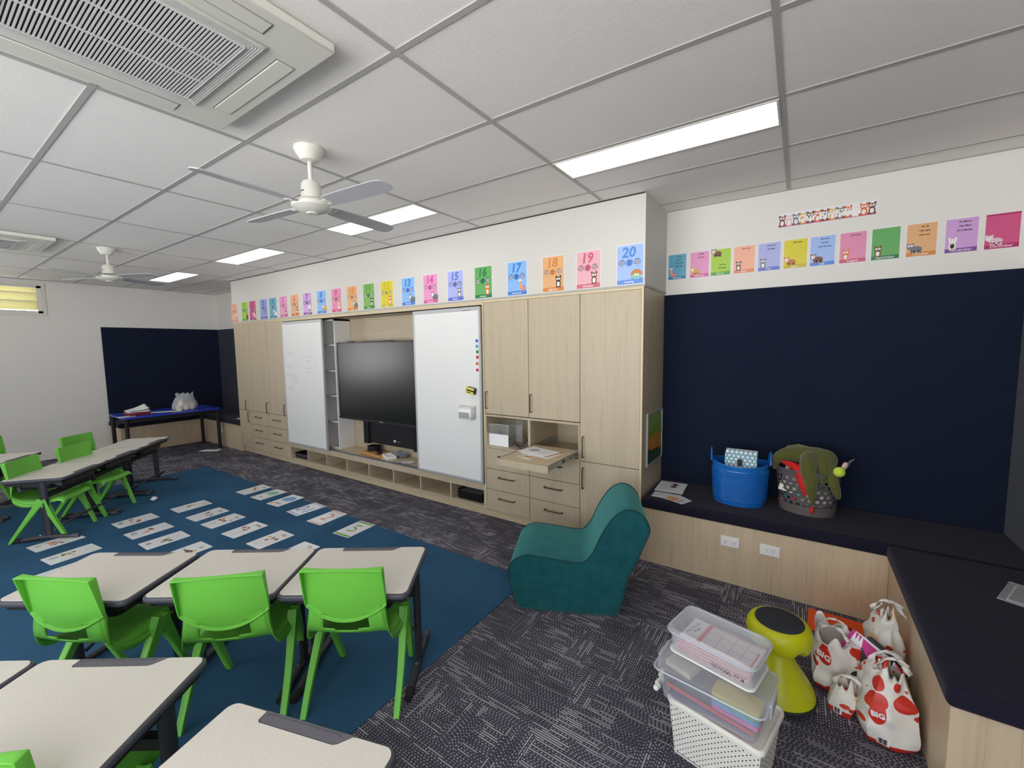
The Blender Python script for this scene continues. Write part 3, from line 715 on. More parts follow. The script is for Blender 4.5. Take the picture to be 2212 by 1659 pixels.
# ---------------------------------------------------------------- chairs
def interp(P, t):
    t = t*(len(P)-1); i = min(int(t), len(P)-2); f = t-i
    p0 = P[max(i-1,0)]; p1 = P[i]; p2 = P[i+1]; p3 = P[min(i+2, len(P)-1)]
    return tuple(.5*((2*b)+(-a+c)*f+(2*a-5*b+4*c-d)*f*f+(-a+3*b-3*c+d)*f*f*f) for a, b, c, d in zip(p0, p1, p2, p3))
def make_chair(label, group):
    t = thing('school_chair', label, 'chair', (0,0,0), group=group)
    # back panel: face curved, rim turned backwards
    def bk(u, v):
        s = 2*u-1; zb = .470+.066*abs(s)**2.1; z = zb+(.715-zb)*v
        y = -.172-.022*v-.020*(1-s*s)*(1-.2*v)
        return (s*(.181-.003*v), y, z)
    m = MB(); nu, nv = 18, 8; m.grid(bk, nu, nv)
    def rim(edge, back, dz, n=18):
        V = []
        for i in range(n+1):
            p = Vector(edge(i/n)); V.append(p)
        for i in range(n+1):
            p = Vector(edge(i/n)); V.append(p+Vector((0, -back(i/n), dz)))
        m.add(V, [(i, i+1, n+2+i, n+1+i) for i in range(n)])
    top_back = lambda u: .004+.026*1.0+.028*(1-(2*u-1)**2)*-.75
    rim(lambda u: bk(u, 1), lambda u: .034-.022*(1-(2*u-1)**2), -.004)
    rim(lambda v: bk(0, v), lambda v: .014+.020*v, -.002, 8); rim(lambda v: bk(1, v), lambda v: .014+.020*v, -.002, 8)
    rim(lambda u: bk(u, 0), lambda u: .012, -.006)
    m.build('backrest', GREEN, t, solid=.0055, offset=0, bevel=.0025, angle=45)
    # seat shell sweeping up into the lower back with a hand slot
    prof = [(-.176, .545), (-.180, .505), (-.182, .462), (-.176, .425), (-.152, .396), (-.100, .376), (-.03, .368), (.05, .368), (.12, .376), (.165, .380), (.190, .366), (.196, .345)]
    NU, NV = 20, 33
    def seat(u, v):
        s = 2*u-1; y, z = interp(prof, v); up = max(0, 1-v*2.6)
        hw = .158+.032*min(1, v*2.2); dish = (1-s*s)*(.014*(1-up))
        yy = y-.016*(1-s*s)*up; zz = z-dish-.022*(1-s*s)*max(0, up-.1)*(1 if v > .1 else v*10)
        if v > .32: zz -= .032*max(0, abs(s)-.86)/.14*min(1, (v-.32)*5)
        return (s*hw, yy, zz)
    def skip(i, j):
        u = (i+.5)/NU*2-1; v = (j+.5)/NV
        lo = .262-.06*u*u; return abs(u) < .62 and .10 < v < lo
    q = MB().grid(seat, NU, NV, skip=skip)
    for s in (-1, 1):      # side skirts dipping between back and legs
        V = []; n = 14
        for i in range(n+1):
            v = .02+.60*i/n; p = Vector(seat(0 if s < 0 else 1, v)); V.append(p)
        for i in range(n+1):
            v = .02+.60*i/n; p = Vector(seat(0 if s < 0 else 1, v)); d = .016+.040*sin(pi*min(1, i/n*1.05))
            V.append(p+Vector((s*.012, .018*(1-i/n), -d*.8)))
        q.add(V, [(i, i+1, n+2+i, n+1+i) for i in range(n)])
    q.build('seat', GREEN, t, solid=.005, offset=0, angle=50)
    for s in (-1, 1):
        for fr in (0, 1):
            ap = Vector((s*.196, .055, .374)); ft = Vector((s*(.186 if fr else .212), .196 if fr else -.198, .0))
            m = MB(); n = 8; V = []
            ax = (ft-ap).normalized(); side = Vector((1,0,0)); fwd = ax.cross(side).normalized()
            prof8 = [(-.5,-.5), (-.5,.5), (-.2,.62), (.2,.62), (.5,.5), (.5,-.5), (.22,-.42), (-.22,-.42)]
            N = 9
            for i in range(N+1):
                f = i/N; c = ap.lerp(ft, f); bow = .010*sin(pi*f); c = c+Vector((s*bow*.6, 0, 0))
                wd = .034-.006*f+(.010*(1-f)**3); dp = .034-.010*f+(.026*(1-f)**3)
                sgn = 1 if fr else -1
                for a, b in prof8: V.append(c+side*(a*wd)+fwd*(b*dp*sgn))
            for p in V[-8:]: p.z = 0
            F = [(i*8+j, i*8+(j+1)%8, (i+1)*8+(j+1)%8, (i+1)*8+j) for i in range(N) for j in range(8)]
            F += [tuple(range(8))[::-1], tuple(range(N*8, N*8+8))]
            m.add(V, F); m.build('leg', GREEN, t, bevel=.003)
    return t
GC = 'lime green plastic school chairs'
chairs = [
 ((-1.738, 1.212), 34.0, 'lime green chair at the right hand desk of the middle row'),
 ((-2.160, .870), 43, 'lime green chair at the middle desk of the middle row'),
 ((-2.700, .508), 28.5, 'lime green chair at the left hand desk of the middle row'),
 ((-1.768, .172), 35, 'lime green chair back at the bottom left corner of the picture'),
 ((-5.708, .758), -41, 'lime green chair at the nearest desk of the far left row'),
 ((-6.077, 1.141), -50, 'lime green chair at the middle desk of the far left row'),
 ((-6.782, 1.276), -55, 'farthest lime green chair, partly hidden behind another chair at the far left'),
 ((-7.45, .67), -48, 'lime green chair barely showing at the left edge of the picture'),
]
c0 = make_chair(chairs[0][2], GC)
for i, ((x, y), a, l) in enumerate(chairs):
    o = c0 if i == 0 else dup(c0, label=l)
    o.location = (x, y, .0062); o.rotation_euler = (0, 0, R(a))
# ---------------------------------------------------------------- number posters above the joinery
def col(name, c): return mat('print_'+name, c, .3, coat=.35)
P_ = {'peach': ((240, 176, 150), (226, 138, 104)), 'lime': ((164, 202, 62), (84, 160, 50)), 'magenta': ((206, 82, 132), (176, 40, 100)), 'peri': ((140, 158, 220), (84, 98, 190)),
      'teal': ((92, 164, 194), (50, 124, 168)), 'pink': ((224, 150, 192), (206, 88, 150)), 'tan': ((224, 166, 126), (206, 118, 62)), 'lilac': ((204, 160, 214), (126, 76, 156)),
      'sky': ((134, 182, 236), (58, 122, 208)), 'rose': ((222, 140, 176), (200, 80, 122)), 'green': ((124, 178, 84), (58, 140, 52)), 'yellow': ((214, 202, 40), (196, 178, 24)),
      'lav': ((168, 176, 228), (98, 114, 200)), 'leaf': ((96, 168, 92), (34, 118, 72)), 'orange': ((224, 172, 122), (214, 132, 58)), 'blush': ((228, 172, 182), (204, 96, 122)), 'ice': ((158, 186, 238), (84, 136, 214))}
AN = {'brown': (118, 74, 52), 'fox': (222, 112, 54), 'grey': (118, 120, 124), 'black': (42, 40, 44), 'white': (235, 232, 226), 'llama': (228, 158, 128), 'turtle': (196, 120, 66), 'dark': (84, 70, 64), 'gold': (214, 168, 84), 'rosy': (226, 190, 204)}
for k, v in AN.items(): mat('print_animal_'+k, v, .35)
EYE = mat('print_eye_white', (240, 240, 238), .35)
def animal(parent, kind, x, y, s, flip=1, z=.0024, name='animal_picture'):
    """simple big-eyed animal, generic"""
    m = MB(); c, c2 = MATS['print_animal_'+kind[0]], MATS['print_animal_'+kind[1]]
    st = kind[2]
    D = lambda cx, cy, rx, ry, k, mi, **kw: m.disc(x+flip*cx*s, y+cy*s, rx*s, ry*s, z+k*.0002, mi, 16, **kw)
    if st == 'sit':
        D(0, .30, .26, .34, 0, 0); D(0, .28, .15, .24, 1, 1); D(0, .72, .28, .24, 2, 0)
        for e in (-1, 1): D(e*.22, .96, .09, .13, 1, 0); D(e*.14, .02, .12, .06, 1, 0)
        ex, ey = 0, .76
    elif st == 'stand':
        D(.20, .36, .46, .28, 0, 0); D(-.22, .62, .28, .26, 1, 0); D(-.24, .52, .16, .12, 2, 1)
        for q in (-.1, .1, .4, .55): D(q, .08, .07, .16, 0, 0)
        for e in (-1, 1): D(-.22+e*.2, .86, .08, .09, 0, 0)
        ex, ey = -.22, .70
    elif st == 'tall':
        D(.18, .26, .32, .18, 0, 0); D(-.14, .66, .13, .42, 1, 0); D(-.14, 1.02, .16, .14, 2, 0); D(.26, .40, .10, .07, 3, 1)
        for q in (-.05, .1, .3, .42): D(q, .06, .04, .16, 0, 0)
        ex, ey = -.16, 1.04
    else:  # shell
        D(0, .34, .52, .50, 0, 0, a0=0, a1=pi); D(0, .34, .26, .20, 1, 1)
        for e in (-1, 1): D(e*.34, .10, .12, .09, 0, 1)
        ex, ey = 0, .36
    for e in (-1, 1):
        D(ex+e*.11, ey, .10, .10, 4, 2); D(ex+e*.09, ey, .03, .03, 5, 3)
    m.build(name, [c, c2, EYE, INK], parent, fix=False)
WORDS = 'zero one two three four five six seven eight nine ten eleven twelve thirteen fourteen fifteen sixteen seventeen eighteen nineteen twenty'.split()
BK = [('peach', ('tan_', 0)), ]
NP = [(0, -7.574, 'peach', ('white', 'brown', 'sit')), (1, -7.226, 'lime', ('brown', 'white', 'stand')), (2, -6.971, 'magenta', ('rosy', 'white', 'stand')), (3, -6.629, 'peri', ('brown', 'white', 'sit')),
 (4, -6.359, 'teal', ('white', 'black', 'stand')), (5, -6.064, 'pink', ('brown', 'white', 'sit')), (6, -5.772, 'tan', ('dark', 'white', 'sit')), (7, -5.463, 'lilac', ('white', 'black', 'sit')),
 (8, -5.130, 'sky', ('gold', 'white', 'stand')), (9, -4.808, 'rose', ('gold', 'white', 'sit')), (10, -4.489, 'orange', ('grey', 'white', 'stand')), (11, -4.174, 'green', ('black', 'white', 'sit')), (12, -3.856, 'yellow', ('fox', 'white', 'sit')),
 (13, -3.510, 'sky', ('grey', 'white', 'stand')), (14, -3.177, 'pink', ('grey', 'white', 'stand')), (15, -2.834, 'lav', ('grey', 'white', 'sit')), (16, -2.487, 'leaf', ('fox', 'white', 'sit')), (17, -2.106, 'sky', ('llama', 'magenta_', 'tall')),
 (18, -1.741, 'orange', ('black', 'white', 'sit')), (19, -1.422, 'blush', ('brown', 'white', 'sit')), (20, -1.083, 'ice', ('turtle', 'leafy', 'shell'))]
mat('print_animal_magenta_', (200, 60, 120), .35); mat('print_animal_leafy', (110, 180, 90), .35)
CNAME = {'peach': 'peach', 'lime': 'lime green', 'magenta': 'magenta', 'peri': 'periwinkle blue', 'teal': 'teal', 'pink': 'pink', 'tan': 'tan', 'lilac': 'lilac', 'sky': 'blue', 'rose': 'rose pink', 'green': 'green', 'yellow': 'yellow', 'lav': 'lavender', 'leaf': 'dark green', 'orange': 'orange', 'blush': 'pale pink', 'ice': 'pale blue'}
STRIPE = mat('print_stripe_dark', (40, 44, 54), .4)
for n, x, ck, an in NP:
    c, d = P_[ck]; A, B = col(ck, c), col(ck+'_dark', d)
    t = thing('number_poster', '%s number %s poster showing %s, in the row above the joinery' % (CNAME[ck], WORDS[n], str(n)), 'poster', (x, CY-.0008, 2.287), rot=UP, group='laminated number posters above the joinery')
    w, h = .105, .1485
    tilt = random.Random(n).uniform(-.008, .008)
    t.rotation_euler = (pi/2, 0, 0)
    MB().box(-w, w, -h, h, 0, .0008).build('laminate_sheet', LAMN, t)
    MB().flat([(-w+.004, -h+.004), (w-.004, -h+.004), (w-.004, h-.004), (-w+.004, h-.004)], .0011).build('coloured_print', A, t, fix=False)
    MB().flat([(-w+.004, -h+.004), (w-.004, -h+.004), (w-.004, -h+.040), (-w+.004, -h+.036)], .0014).build('word_band', B, t, fix=False)
    text(str(n), .105, B, t, (-.012, .088, .0014), name='numeral', bold=.0035, shear=.12)
    text(WORDS[n], .026, EYE, t, (-.004, -h+.021, .0016), name='number_word')
    q = MB()
    for k, cx_ in enumerate((-.063, -.005, .055)):
        q.disc(cx_, .015, .027, .027, .0014, 0, 20)
        if k != 1:
            for s in range(4): q.flat([(cx_-.020, .031-.0105*s), (cx_+.020, .031-.0105*s), (cx_+.020, .0355-.0105*s), (cx_-.020, .0355-.0105*s)], .0016, 2); q.flat([(cx_-.020, .027-.0105*s), (cx_+.020, .027-.0105*s), (cx_+.020, .031-.0105*s), (cx_-.020, .031-.0105*s)], .0016, 1)
        else:
            for s in range(2): q.flat([(cx_-.013, .020-.017*s), (cx_+.013, .020-.017*s), (cx_+.013, .025-.017*s), (cx_-.013, .025-.017*s)], .0016, 2)
    q.build('counting_circles', [B, EYE, STRIPE], t, fix=False)
    animal(t, an, .050, -.112, .088)

# ---------------------------------------------------------------- birthday banner and month posters
bn = thing('birthday_banner', 'long strip reading Our Birthdays with a row of animals, high on the right wall', 'banner', (.113, YF-.001, 2.584), rot=UP)
MB().box(-.280, .280, -.048, .048, 0, .0008).build('laminate_sheet', LAMN, bn)
MB().flat([(-.278, -.046), (.278, -.046), (.278, -.030), (-.278, -.030)], .0012).build('magenta_band', col('magenta_dark', P_['magenta'][1]), bn, fix=False)
ks = ['brown', 'rosy', 'grey', 'gold', 'dark', 'fox', 'brown', 'gold', 'grey', 'fox', 'white', 'fox', 'brown']
for i, k in enumerate(ks): animal(bn, (k, 'white', 'sit'), -.255+i*.0425, -.040, .072, z=.0016)
text('Our Birthdays', .062, EYE, bn, (.02, -.006, .0032), bold=.002)
MN = [('January', -.880, 'teal', ('llama', 'magenta_', 'tall'), ['1st Ari', '3rd Sam', '5th Ta Atiti', '27th Nea']), ('February', -.706, 'pink', ('gold', 'white', 'stand'), ['3rd Max', '22nd Kit']),
 ('March', -.548, 'lime', ('brown', 'white', 'stand'), ['4th Van', '6th Sophia']), ('April', -.383, 'peach', ('brown', 'white', 'sit'), ['23rd Louis']), ('May', -.217, 'lav', ('grey', 'white', 'sit'), ['2nd Logan', '5th Bella']),
 ('June', -.052, 'yellow', ('turtle', 'white', 'stand'), ['8th Noah']), ('July', .109, 'ice', ('brown', 'white', 'stand'), ['4th Koda', '9th Ben', '22nd Harrison']), ('August', .278, 'rose', ('fox', 'white', 'sit'), ['2nd Lucas']),
 ('September', .449, 'leaf', ('brown', 'white', 'sit'), []), ('October', .624, 'orange', ('grey', 'grey', 'stand'), ['4th AJ', '12th Zara', '26th Levi']), ('November', .805, 'lilac', ('white', 'black', 'sit'), ['7th Mason', '14th Mary', '23rd Matilda']), ('December', .977, 'magenta', ('rosy', 'white', 'stand'), [])]
for mo, x, ck, an, names in MN:
    c, d = P_[ck]; A, B = col(ck, c), col(ck+'_dark', d); w, h = .074, .105
    t = thing('month_poster', '%s birthday poster for %s on the right hand wall' % (CNAME[ck], mo), 'poster', (x, YF-.001, 2.334), rot=UP, group='laminated birthday month posters')
    MB().box(-w, w, -h, h, 0, .0008).build('laminate_sheet', LAMN, t)
    MB().flat([(-w+.003, -h+.003), (w-.003, -h+.003), (w-.003, h-.003), (-w+.003, h-.003)], .0011).build('coloured_print', A, t, fix=False)
    MB().flat([(-w+.003, -h+.003), (w-.003, -h+.003), (w-.003, -h+.030), (-w+.003, -h+.027)], .0014).build('month_band', B, t, fix=False)
    text(mo, .022, EYE, t, (0, -h+.016, .0016), name='month_name')
    top = mo == 'March'
    for k, s in enumerate(names): text(s, .0135, INK, t, (.012, (.0 if top else .082)-.026*k-(.02 if top else 0), .0014), name='handwritten_name', bold=.0004)
    animal(t, an, -.038, .045 if top else -.080, .066)
    if mo == 'December': MB().flat([(-w+.003, h-.014), (w-.003, h-.014), (w-.003, h-.003), (-w+.003, h-.003)], .0013).build('top_band', B, t, fix=False)

# ---------------------------------------------------------------- laminated cards on the rug
def card(x, y, a, label, kind):
    t = thing('flash_card', label, 'card', (x, y, .0065), R(a-90), 'laminated cards laid out on the rug')
    w, h = .106, .158
    MB().prism(rrect(2*w, 2*h, .008, 3), 0, .0009).build('laminate_sheet', LAMN, t)
    z = .0012
    if kind[0] == 'num':
        B = mat('card_'+kind[2], kind[3], .35); L2 = mat('card_light_'+kind[2], tuple(int(v*.45+140) for v in kind[3]), .35)
        MB().flat([(-w+.01, -h+.01), (w-.01, -h+.01), (w-.01, -h+.035), (-w+.01, -h+.035)], z).flat([(-w+.01, h-.034), (w-.01, h-.034), (w-.01, h-.012), (-w+.01, h-.012)], z).build('colour_band', L2 if kind[2] != 'green' else B, t, fix=False)
        text(kind[1], .21, B, t, (0, 0, z+.0001), name='numeral', bold=-.002)
    elif kind[0] == 'shape':
        B = mat('card_'+kind[2], kind[3], .35); q = MB(); q.disc(0, .045, .082, .058 if kind[1] == 'oval' else .07, z, 0, 28 if kind[1] == 'oval' else 8, rot=R(22.5) if kind[1] != 'oval' else 0); q.build('shape_print', B, t, fix=False)
        text(kind[1], .038, INK, t, (-.01, -.085, z), name='shape_word'); MB().disc(-.065, -.12, .018, .018, z, 0, 10).build('small_picture', MATS['print_animal_gold'], t, fix=False)
    else:
        text(kind[1], .055, INK, t, (.03, .105, z), name='letters', shear=.2)
        rr = random.Random(kind[1]); q = MB()
        for i in range(7): q.disc(rr.uniform(-.06, .06), rr.uniform(-.03, .045), rr.uniform(.010, .024), rr.uniform(.007, .016), z+.0001*i, i % 3, 10, rot=rr.uniform(0, 3))
        q.build('small_picture', [mat('card_pic_a_'+kind[2], kind[3][0], .4), mat('card_pic_b_'+kind[2], kind[3][1], .4), MATS['print_animal_dark']], t, fix=False)
        q = MB()
        for i in range(4): q.flat([(-.06, -.075-.016*i), (.03+.01*(i % 2), -.075-.016*i), (.03+.01*(i % 2), -.070-.016*i), (-.06, -.070-.016*i)], z)
        q.build('fine_print', mat('fine_print_grey', (196, 196, 204), .6), t, fix=False)
reds, grns, ylw, brn = ((196, 80, 56), (220, 150, 90)), ((100, 140, 60), (190, 70, 50)), ((222, 180, 60), (96, 130, 80)), ((120, 84, 60), (210, 170, 90))
CARDS = [(-3.373, 2.315, 94, 'card with a green number five at the near end of the back row', ('num', '5', 'green', (110, 170, 60))),
 (-3.838, 2.335, 94, 'card with an orange number two in the back row', ('num', '2', 'orange', (222, 122, 84))),
 (-4.232, 2.345, 268, 'card with a blue number ten in the back row', ('num', '10', 'blue', (76, 96, 176))),
 (-4.676, 2.360, 96, 'card with a light blue octagon', ('shape', 'octagon', 'lightblue', (110, 168, 220))),
 (-5.039, 2.357, 94, 'card with a pale green oval', ('shape', 'oval', 'palegreen', (132, 190, 168))),
 (-5.377, 2.347, 93, 'letter card at the far end of the back row of cards', ('let', 'Aa', 'a', brn)),
 (-3.818, 1.776, 93, 'letter card reading Xx beside the middle desk', ('let', 'Xx', 'b', brn)),
 (-4.234, 1.749, 95, 'letter card reading Ww next to the Xx card', ('let', 'Ww', 'c', reds)),
 (-4.641, 1.730, 95, 'letter card reading Vv in the middle row', ('let', 'Vv', 'd', reds)),
 (-4.969, 1.716, 95, 'letter card with small green picture in the middle row', ('let', 'Uu', 'e', grns)),
 (-5.378, 1.714, 92, 'letter card at the far end of the middle row', ('let', 'Tt', 'f', ylw)),
 (-4.613, 1.254, 272, 'letter card with green and red picture in the third row', ('let', 'Rr', 'g', grns)),
 (-4.982, 1.246, 274, 'letter card with orange picture in the third row', ('let', 'Qq', 'h', reds)),
 (-5.402, 1.254, 274, 'letter card at the far end of the third row', ('let', 'Nn', 'i', reds)),
 (-4.190, 1.270, 94, 'letter card partly hidden behind the left desk of the middle row', ('let', 'Ss', 'j', brn)),
 (-5.380, .707, 279, 'letter card at the far end of the nearest row of cards', ('let', 'Ii', 'k', reds)),
 (-4.958, .731, 278, 'letter card with yellow picture nearest the left desk', ('let', 'Jj', 'l', ylw)),
 (-3.400, 1.770, 95, 'corner of a card showing behind the middle desk', ('let', 'Yy', 'm', ylw)),
 (-4.620, .640, 96, 'card almost wholly hidden behind the left desk', ('let', 'Kk', 'n', ylw))]
for c in CARDS: card(*c)
def crumple(name, label, cat, x, y, z, s, m, seed=1, sq=(1,1,.6)):
    b = MB().ball((0,0,0), s, 0, 6, sq); rr = random.Random(seed)
    b.v = [tuple(Vector(p)*rr.uniform(.6, 1.25)) for p in b.v]; mz = min(p[2] for p in b.v)
    o = b.build(name, m, None, (x, y, z-mz), fix=False, angle=5); return tag(o, label, cat)
crumple('crumpled_tissue', 'small crumpled white tissue on the blue rug', 'tissue', -5.944, 1.551, .0065, .035, PAPER)
o = MB().grid(lambda u, v: (u*.32, v*.10, .004+.012*abs(sin(u*5))*v), 10, 3).build('paper_sheet', PAPER, None, (-8.25, 2.78, .001), (0,0,R(38)), solid=.0006)
tag(o, 'loose white paper lying on the carpet near the blue table', 'paper')
# ---------------------------------------------------------------- teal foam chair
fc = thing('foam_chair', 'low teal velvet foam chair without legs in front of the end cupboard', 'chair', (-1.425, 2.148, 0), math.atan2(.415, .91))
PF = [(0, .004), (-.032, .061), (-.059, .171), (-.071, .235), (-.061, .288), (-.030, .330), (.041, .364), (.134, .360), (.256, .347), (.359, .336), (.413, .350), (.460, .41), (.512, .526), (.564, .615), (.610, .667), (.667, .694), (.724, .685), (.769, .645), (.793, .598), (.796, .556), (.777, .506), (.733, .393), (.672, .252), (.638, .091), (.604, .004)]
def smooth_loop(P, k=3):
    out = []; n = len(P)-1
    for i in range(n):
        for j in range(k): out.append(interp(P, (i+j/k)/n))
    return out+[P[-1]]
PS = smooth_loop(PF)
n = len(PS); WD = .50
m = MB(); nw = 8
V = []
for j in range(nw+1):
    w_ = WD*j/nw; bulge = .006*sin(pi*j/nw)
    for u, z in PS: V.append((u, w_, z+ (bulge if z > .02 else 0)))
m.add(V, [(j*n+i, j*n+(i+1)%n, (j+1)*n+(i+1)%n, (j+1)*n+i) for j in range(nw) for i in range(n)])
m.add([(u, 0, z) for u, z in PS], [tuple(range(n))]); m.add([(u, WD, z) for u, z in PS], [tuple(range(n))])
m.build('body', VELVET, fc, bevel=.012, seg=3, angle=60)
for w_ in (-.001, WD+.001): MB().tube([(u, w_, z) for u, z in PS[2:-2]], .0035, 6).build('piping', mat('teal_piping', (14, 62, 66), .8), fc)

# ---------------------------------------------------------------- things on the bench by the right wall
SZ = .5055
def ell(cx, cy, rx, ry, z, n=40): return [(cx+rx*cos(2*pi*i/n), cy+ry*sin(2*pi*i/n), z) for i in range(n)]
BLU = mat('glossy_blue_plastic', (22, 104, 186), .28, coat=.2)
tub = thing('storage_tub', 'blue ribbed plastic tub with two handles on the navy bench', 'tub', (-.335, 3.515, SZ), R(8))
m = MB(); H = .295; N = 56; rows = []
for i in range(45):
    f = i/44; r = .168+.016*f+(.0055 if i % 2 and 3 < i < 38 else 0); rows.append((r, f*H))
V = []
for r, z in rows:
    for j in range(N):
        a = 2*pi*j/N; e = abs(cos(a))**10; zz = z+(.022*(abs(cos(a))**3)*(z/H)**6); V.append((r*1.03*cos(a), r*.90*sin(a), zz))
m.add(V, [(i*N+j, i*N+(j+1)%N, (i+1)*N+(j+1)%N, (i+1)*N+j) for i in range(len(rows)-1) for j in range(N)]+[tuple(range(N))[::-1]])
m.build('body', BLU, tub, solid=.004, angle=60)
for s in (-1, 1):
    h = MB(); P = []
    for i in range(13):
        a = pi*i/12; P.append((s*(.190+.004*sin(a)), .062*cos(a), H+.008+.085*sin(a)))
    h.tube(P, .007, 8); h.build('handle', BLU, tub)
g = NG('polka_dot_card'); o = g.xyz()
def dots(g, o, a, b, s, r, off=.5):
    u = g.math('DIVIDE', o[a], s); v = g.math('DIVIDE', o[b], s*.8)
    row = g.math('FLOOR', v); u2 = g.math('ADD', u, g.math('MULTIPLY', g.math('MODULO', g.math('ABSOLUTE', row), 2.0), off))
    du = g.math('SUBTRACT', g.math('FRACT', u2), .5); dv = g.math('MULTIPLY', g.math('SUBTRACT', g.math('FRACT', v), .5), .8)
    return g.math('LESS_THAN', g.math('ADD', g.math('MULTIPLY', du, du), g.math('MULTIPLY', dv, dv)), r*r)
g.L(g.mixc(dots(g, o, 0, 2, .030, .30), C4((118, 170, 188)), C4((236, 238, 236))), g.b.inputs['Base Color']); g.b.inputs['Roughness'].default_value = .5
DOT = g.m
for k, (dy, hz, lab) in enumerate(((-.052, .255, 'front pale blue polka dot folder with metal clip in the blue tub'), (-.028, .270, 'second pale blue polka dot folder in the blue tub'), (-.004, .262, 'third pale blue polka dot folder in the blue tub'), (.020, .272, 'rear pale blue polka dot folder in the blue tub'))):
    t = thing('folder', lab, 'folder', (-.325, 3.500+dy, SZ+.006), R(-3+k), 'polka dot magazine folders in the blue tub')
    q = MB().box(-.104, .104, -.010, .010, .0, hz+.11).build('cover', DOT, t, bevel=.002)
    MB().box(-.101, .101, -.008, .008, .002, hz+.1105).build('pages', PAPER, t)
    if k == 0:
        c = MB(); c.tube([(-.022, -.013, .295), (-.022, -.013, .318), (-.012, -.013, .330), (.006, -.013, .330), (.016, -.013, .318), (.016, -.013, .295)], .003, 6); c.build('clip', STEEL, t)
        MB().prism([(x-.003, y) for x, y in rrect(.030, .05, .012, 3)], 0, .002).build('clip_body', BLACK, t, loc=(0, -.012, .302), rot=UP)

# grey laundry basket with real holes
g = NG('grey_perforated_plastic'); g.b.inputs['Base Color'].default_value = C4((92, 88, 88)); g.b.inputs['Roughness'].default_value = .45
GREYP = g.m
bk = thing('laundry_basket', 'dark grey basket with round holes full of soft toys and books on the navy bench', 'basket', (.082, 3.560, SZ), R(-8))
m = MB(); H = .300; N = 48; NR = 26; V = []
for i in range(NR+1):
    f = i/NR; r = .150+.032*f
    for j in range(N): a = 2*pi*j/N; V.append((r*1.06*cos(a), r*.86*sin(a), f*H))
F = []
# holes: each hole spans a 2x2 block of cells; its rim is cut into a diamond/octagon by moving the block's corners
hole = set()
for bi in range(7):
    i0 = 5+3*bi
    if i0+2 > NR-2: break
    for bj in range(N//2): hole.add((i0, (2*bj+(bi % 2)) % N)); hole.add((i0+1, (2*bj+(bi % 2)) % N))
for i in range(NR):
    for j in range(N):
        if (i, j) not in hole: F.append((i*N+j, i*N+(j+1)%N, (i+1)*N+(j+1)%N, (i+1)*N+j))
F.append(tuple(range(N))[::-1])
m.add(V, F); m.build('body', GREYP, bk, solid=.0035, angle=60)
md = bk.children[0].modifiers.new('round_holes', 'SUBSURF'); md.levels = 1; md.render_levels = 2
m = MB(); Pr = [(p[0], p[1], p[2]) for p in ell(0, 0, .194, .158, H)]
m.tube(Pr+[Pr[0]], .006, 8, cap=False); m.build('rim', GREYP, bk)
MB().lathe([(.155, .0), (.160, .03), (.162, .062)], 48, sx=1.06, sy=.88).build('base_band', mat('grey_band', (104, 98, 94), .4), bk)
BX, BY = .082, 3.560
def loose(name, label, cat, build_fn, loc, rot=(0,0,0), group=None):
    t = thing(name, label, cat, loc, rot=rot, group=group); build_fn(t); return t
# white pillow-like filling seen through the holes
b = MB().ball((0,0,0), .10, 0, 14, (1.15, 1.12, .95)); b.v = [tuple(Vector(p)*(1+.06*noise.noise(Vector(p)*22))) for p in b.v]
tag(b.build('soft_toy', mat('white_plush', (226, 220, 212), .9, bump=.5, bscale=200), None, (BX+.035, BY-.008, SZ+.112)), 'white plush toy seen through the holes of the grey basket', 'soft toy')
colrs = [('pink', (214, 84, 120)), ('blue', (60, 130, 196)), ('green', (110, 190, 80)), ('red', (200, 50, 50)), ('teal', (90, 160, 140))]
for i, (n_, c_) in enumerate(colrs):
    a = R(200+13*i); p = (BX+.145*cos(a)-.0, BY+.112*sin(a), SZ+.07+.022*(i % 3)+.01*i)
    tag(MB().ball((0,0,0), .017, 0, 8).build('toy_block', mat('toy_'+n_, c_, .5), None, p), '%s toy seen through the lower left holes of the grey basket' % n_, 'toy', 'small toys in the grey basket')
for k in range(2):
    t = thing('picture_book', ['white picture book leaning in the grey basket, front one', 'picture book with pale teal cover behind the front one in the grey basket'][k], 'book', (BX-.085+.02*k, BY-.055+.02*k, SZ+.215+.004*k), rot=(R(-25), R(8), R(-14)), group='books in the grey basket')
    MB().box(-.065, .065, -.006, .006, -.09, .10).build('pages', PAPER, t, bevel=.001)
    MB().box(-.066, .066, -.0075, -.006, -.091, .101).build('cover', mat('book_cover_%d' % k, ((228, 222, 206), (150, 190, 190))[k], .4), t)
    MB().box(-.04, .03, -.0082, -.0076, .03, .075).build('cover_picture', mat('book_picture', (196, 120, 60), .5), t); MB().box(-.05, .0, -.0082, -.0076, -.02, -.012).build('cover_title', INK, t)
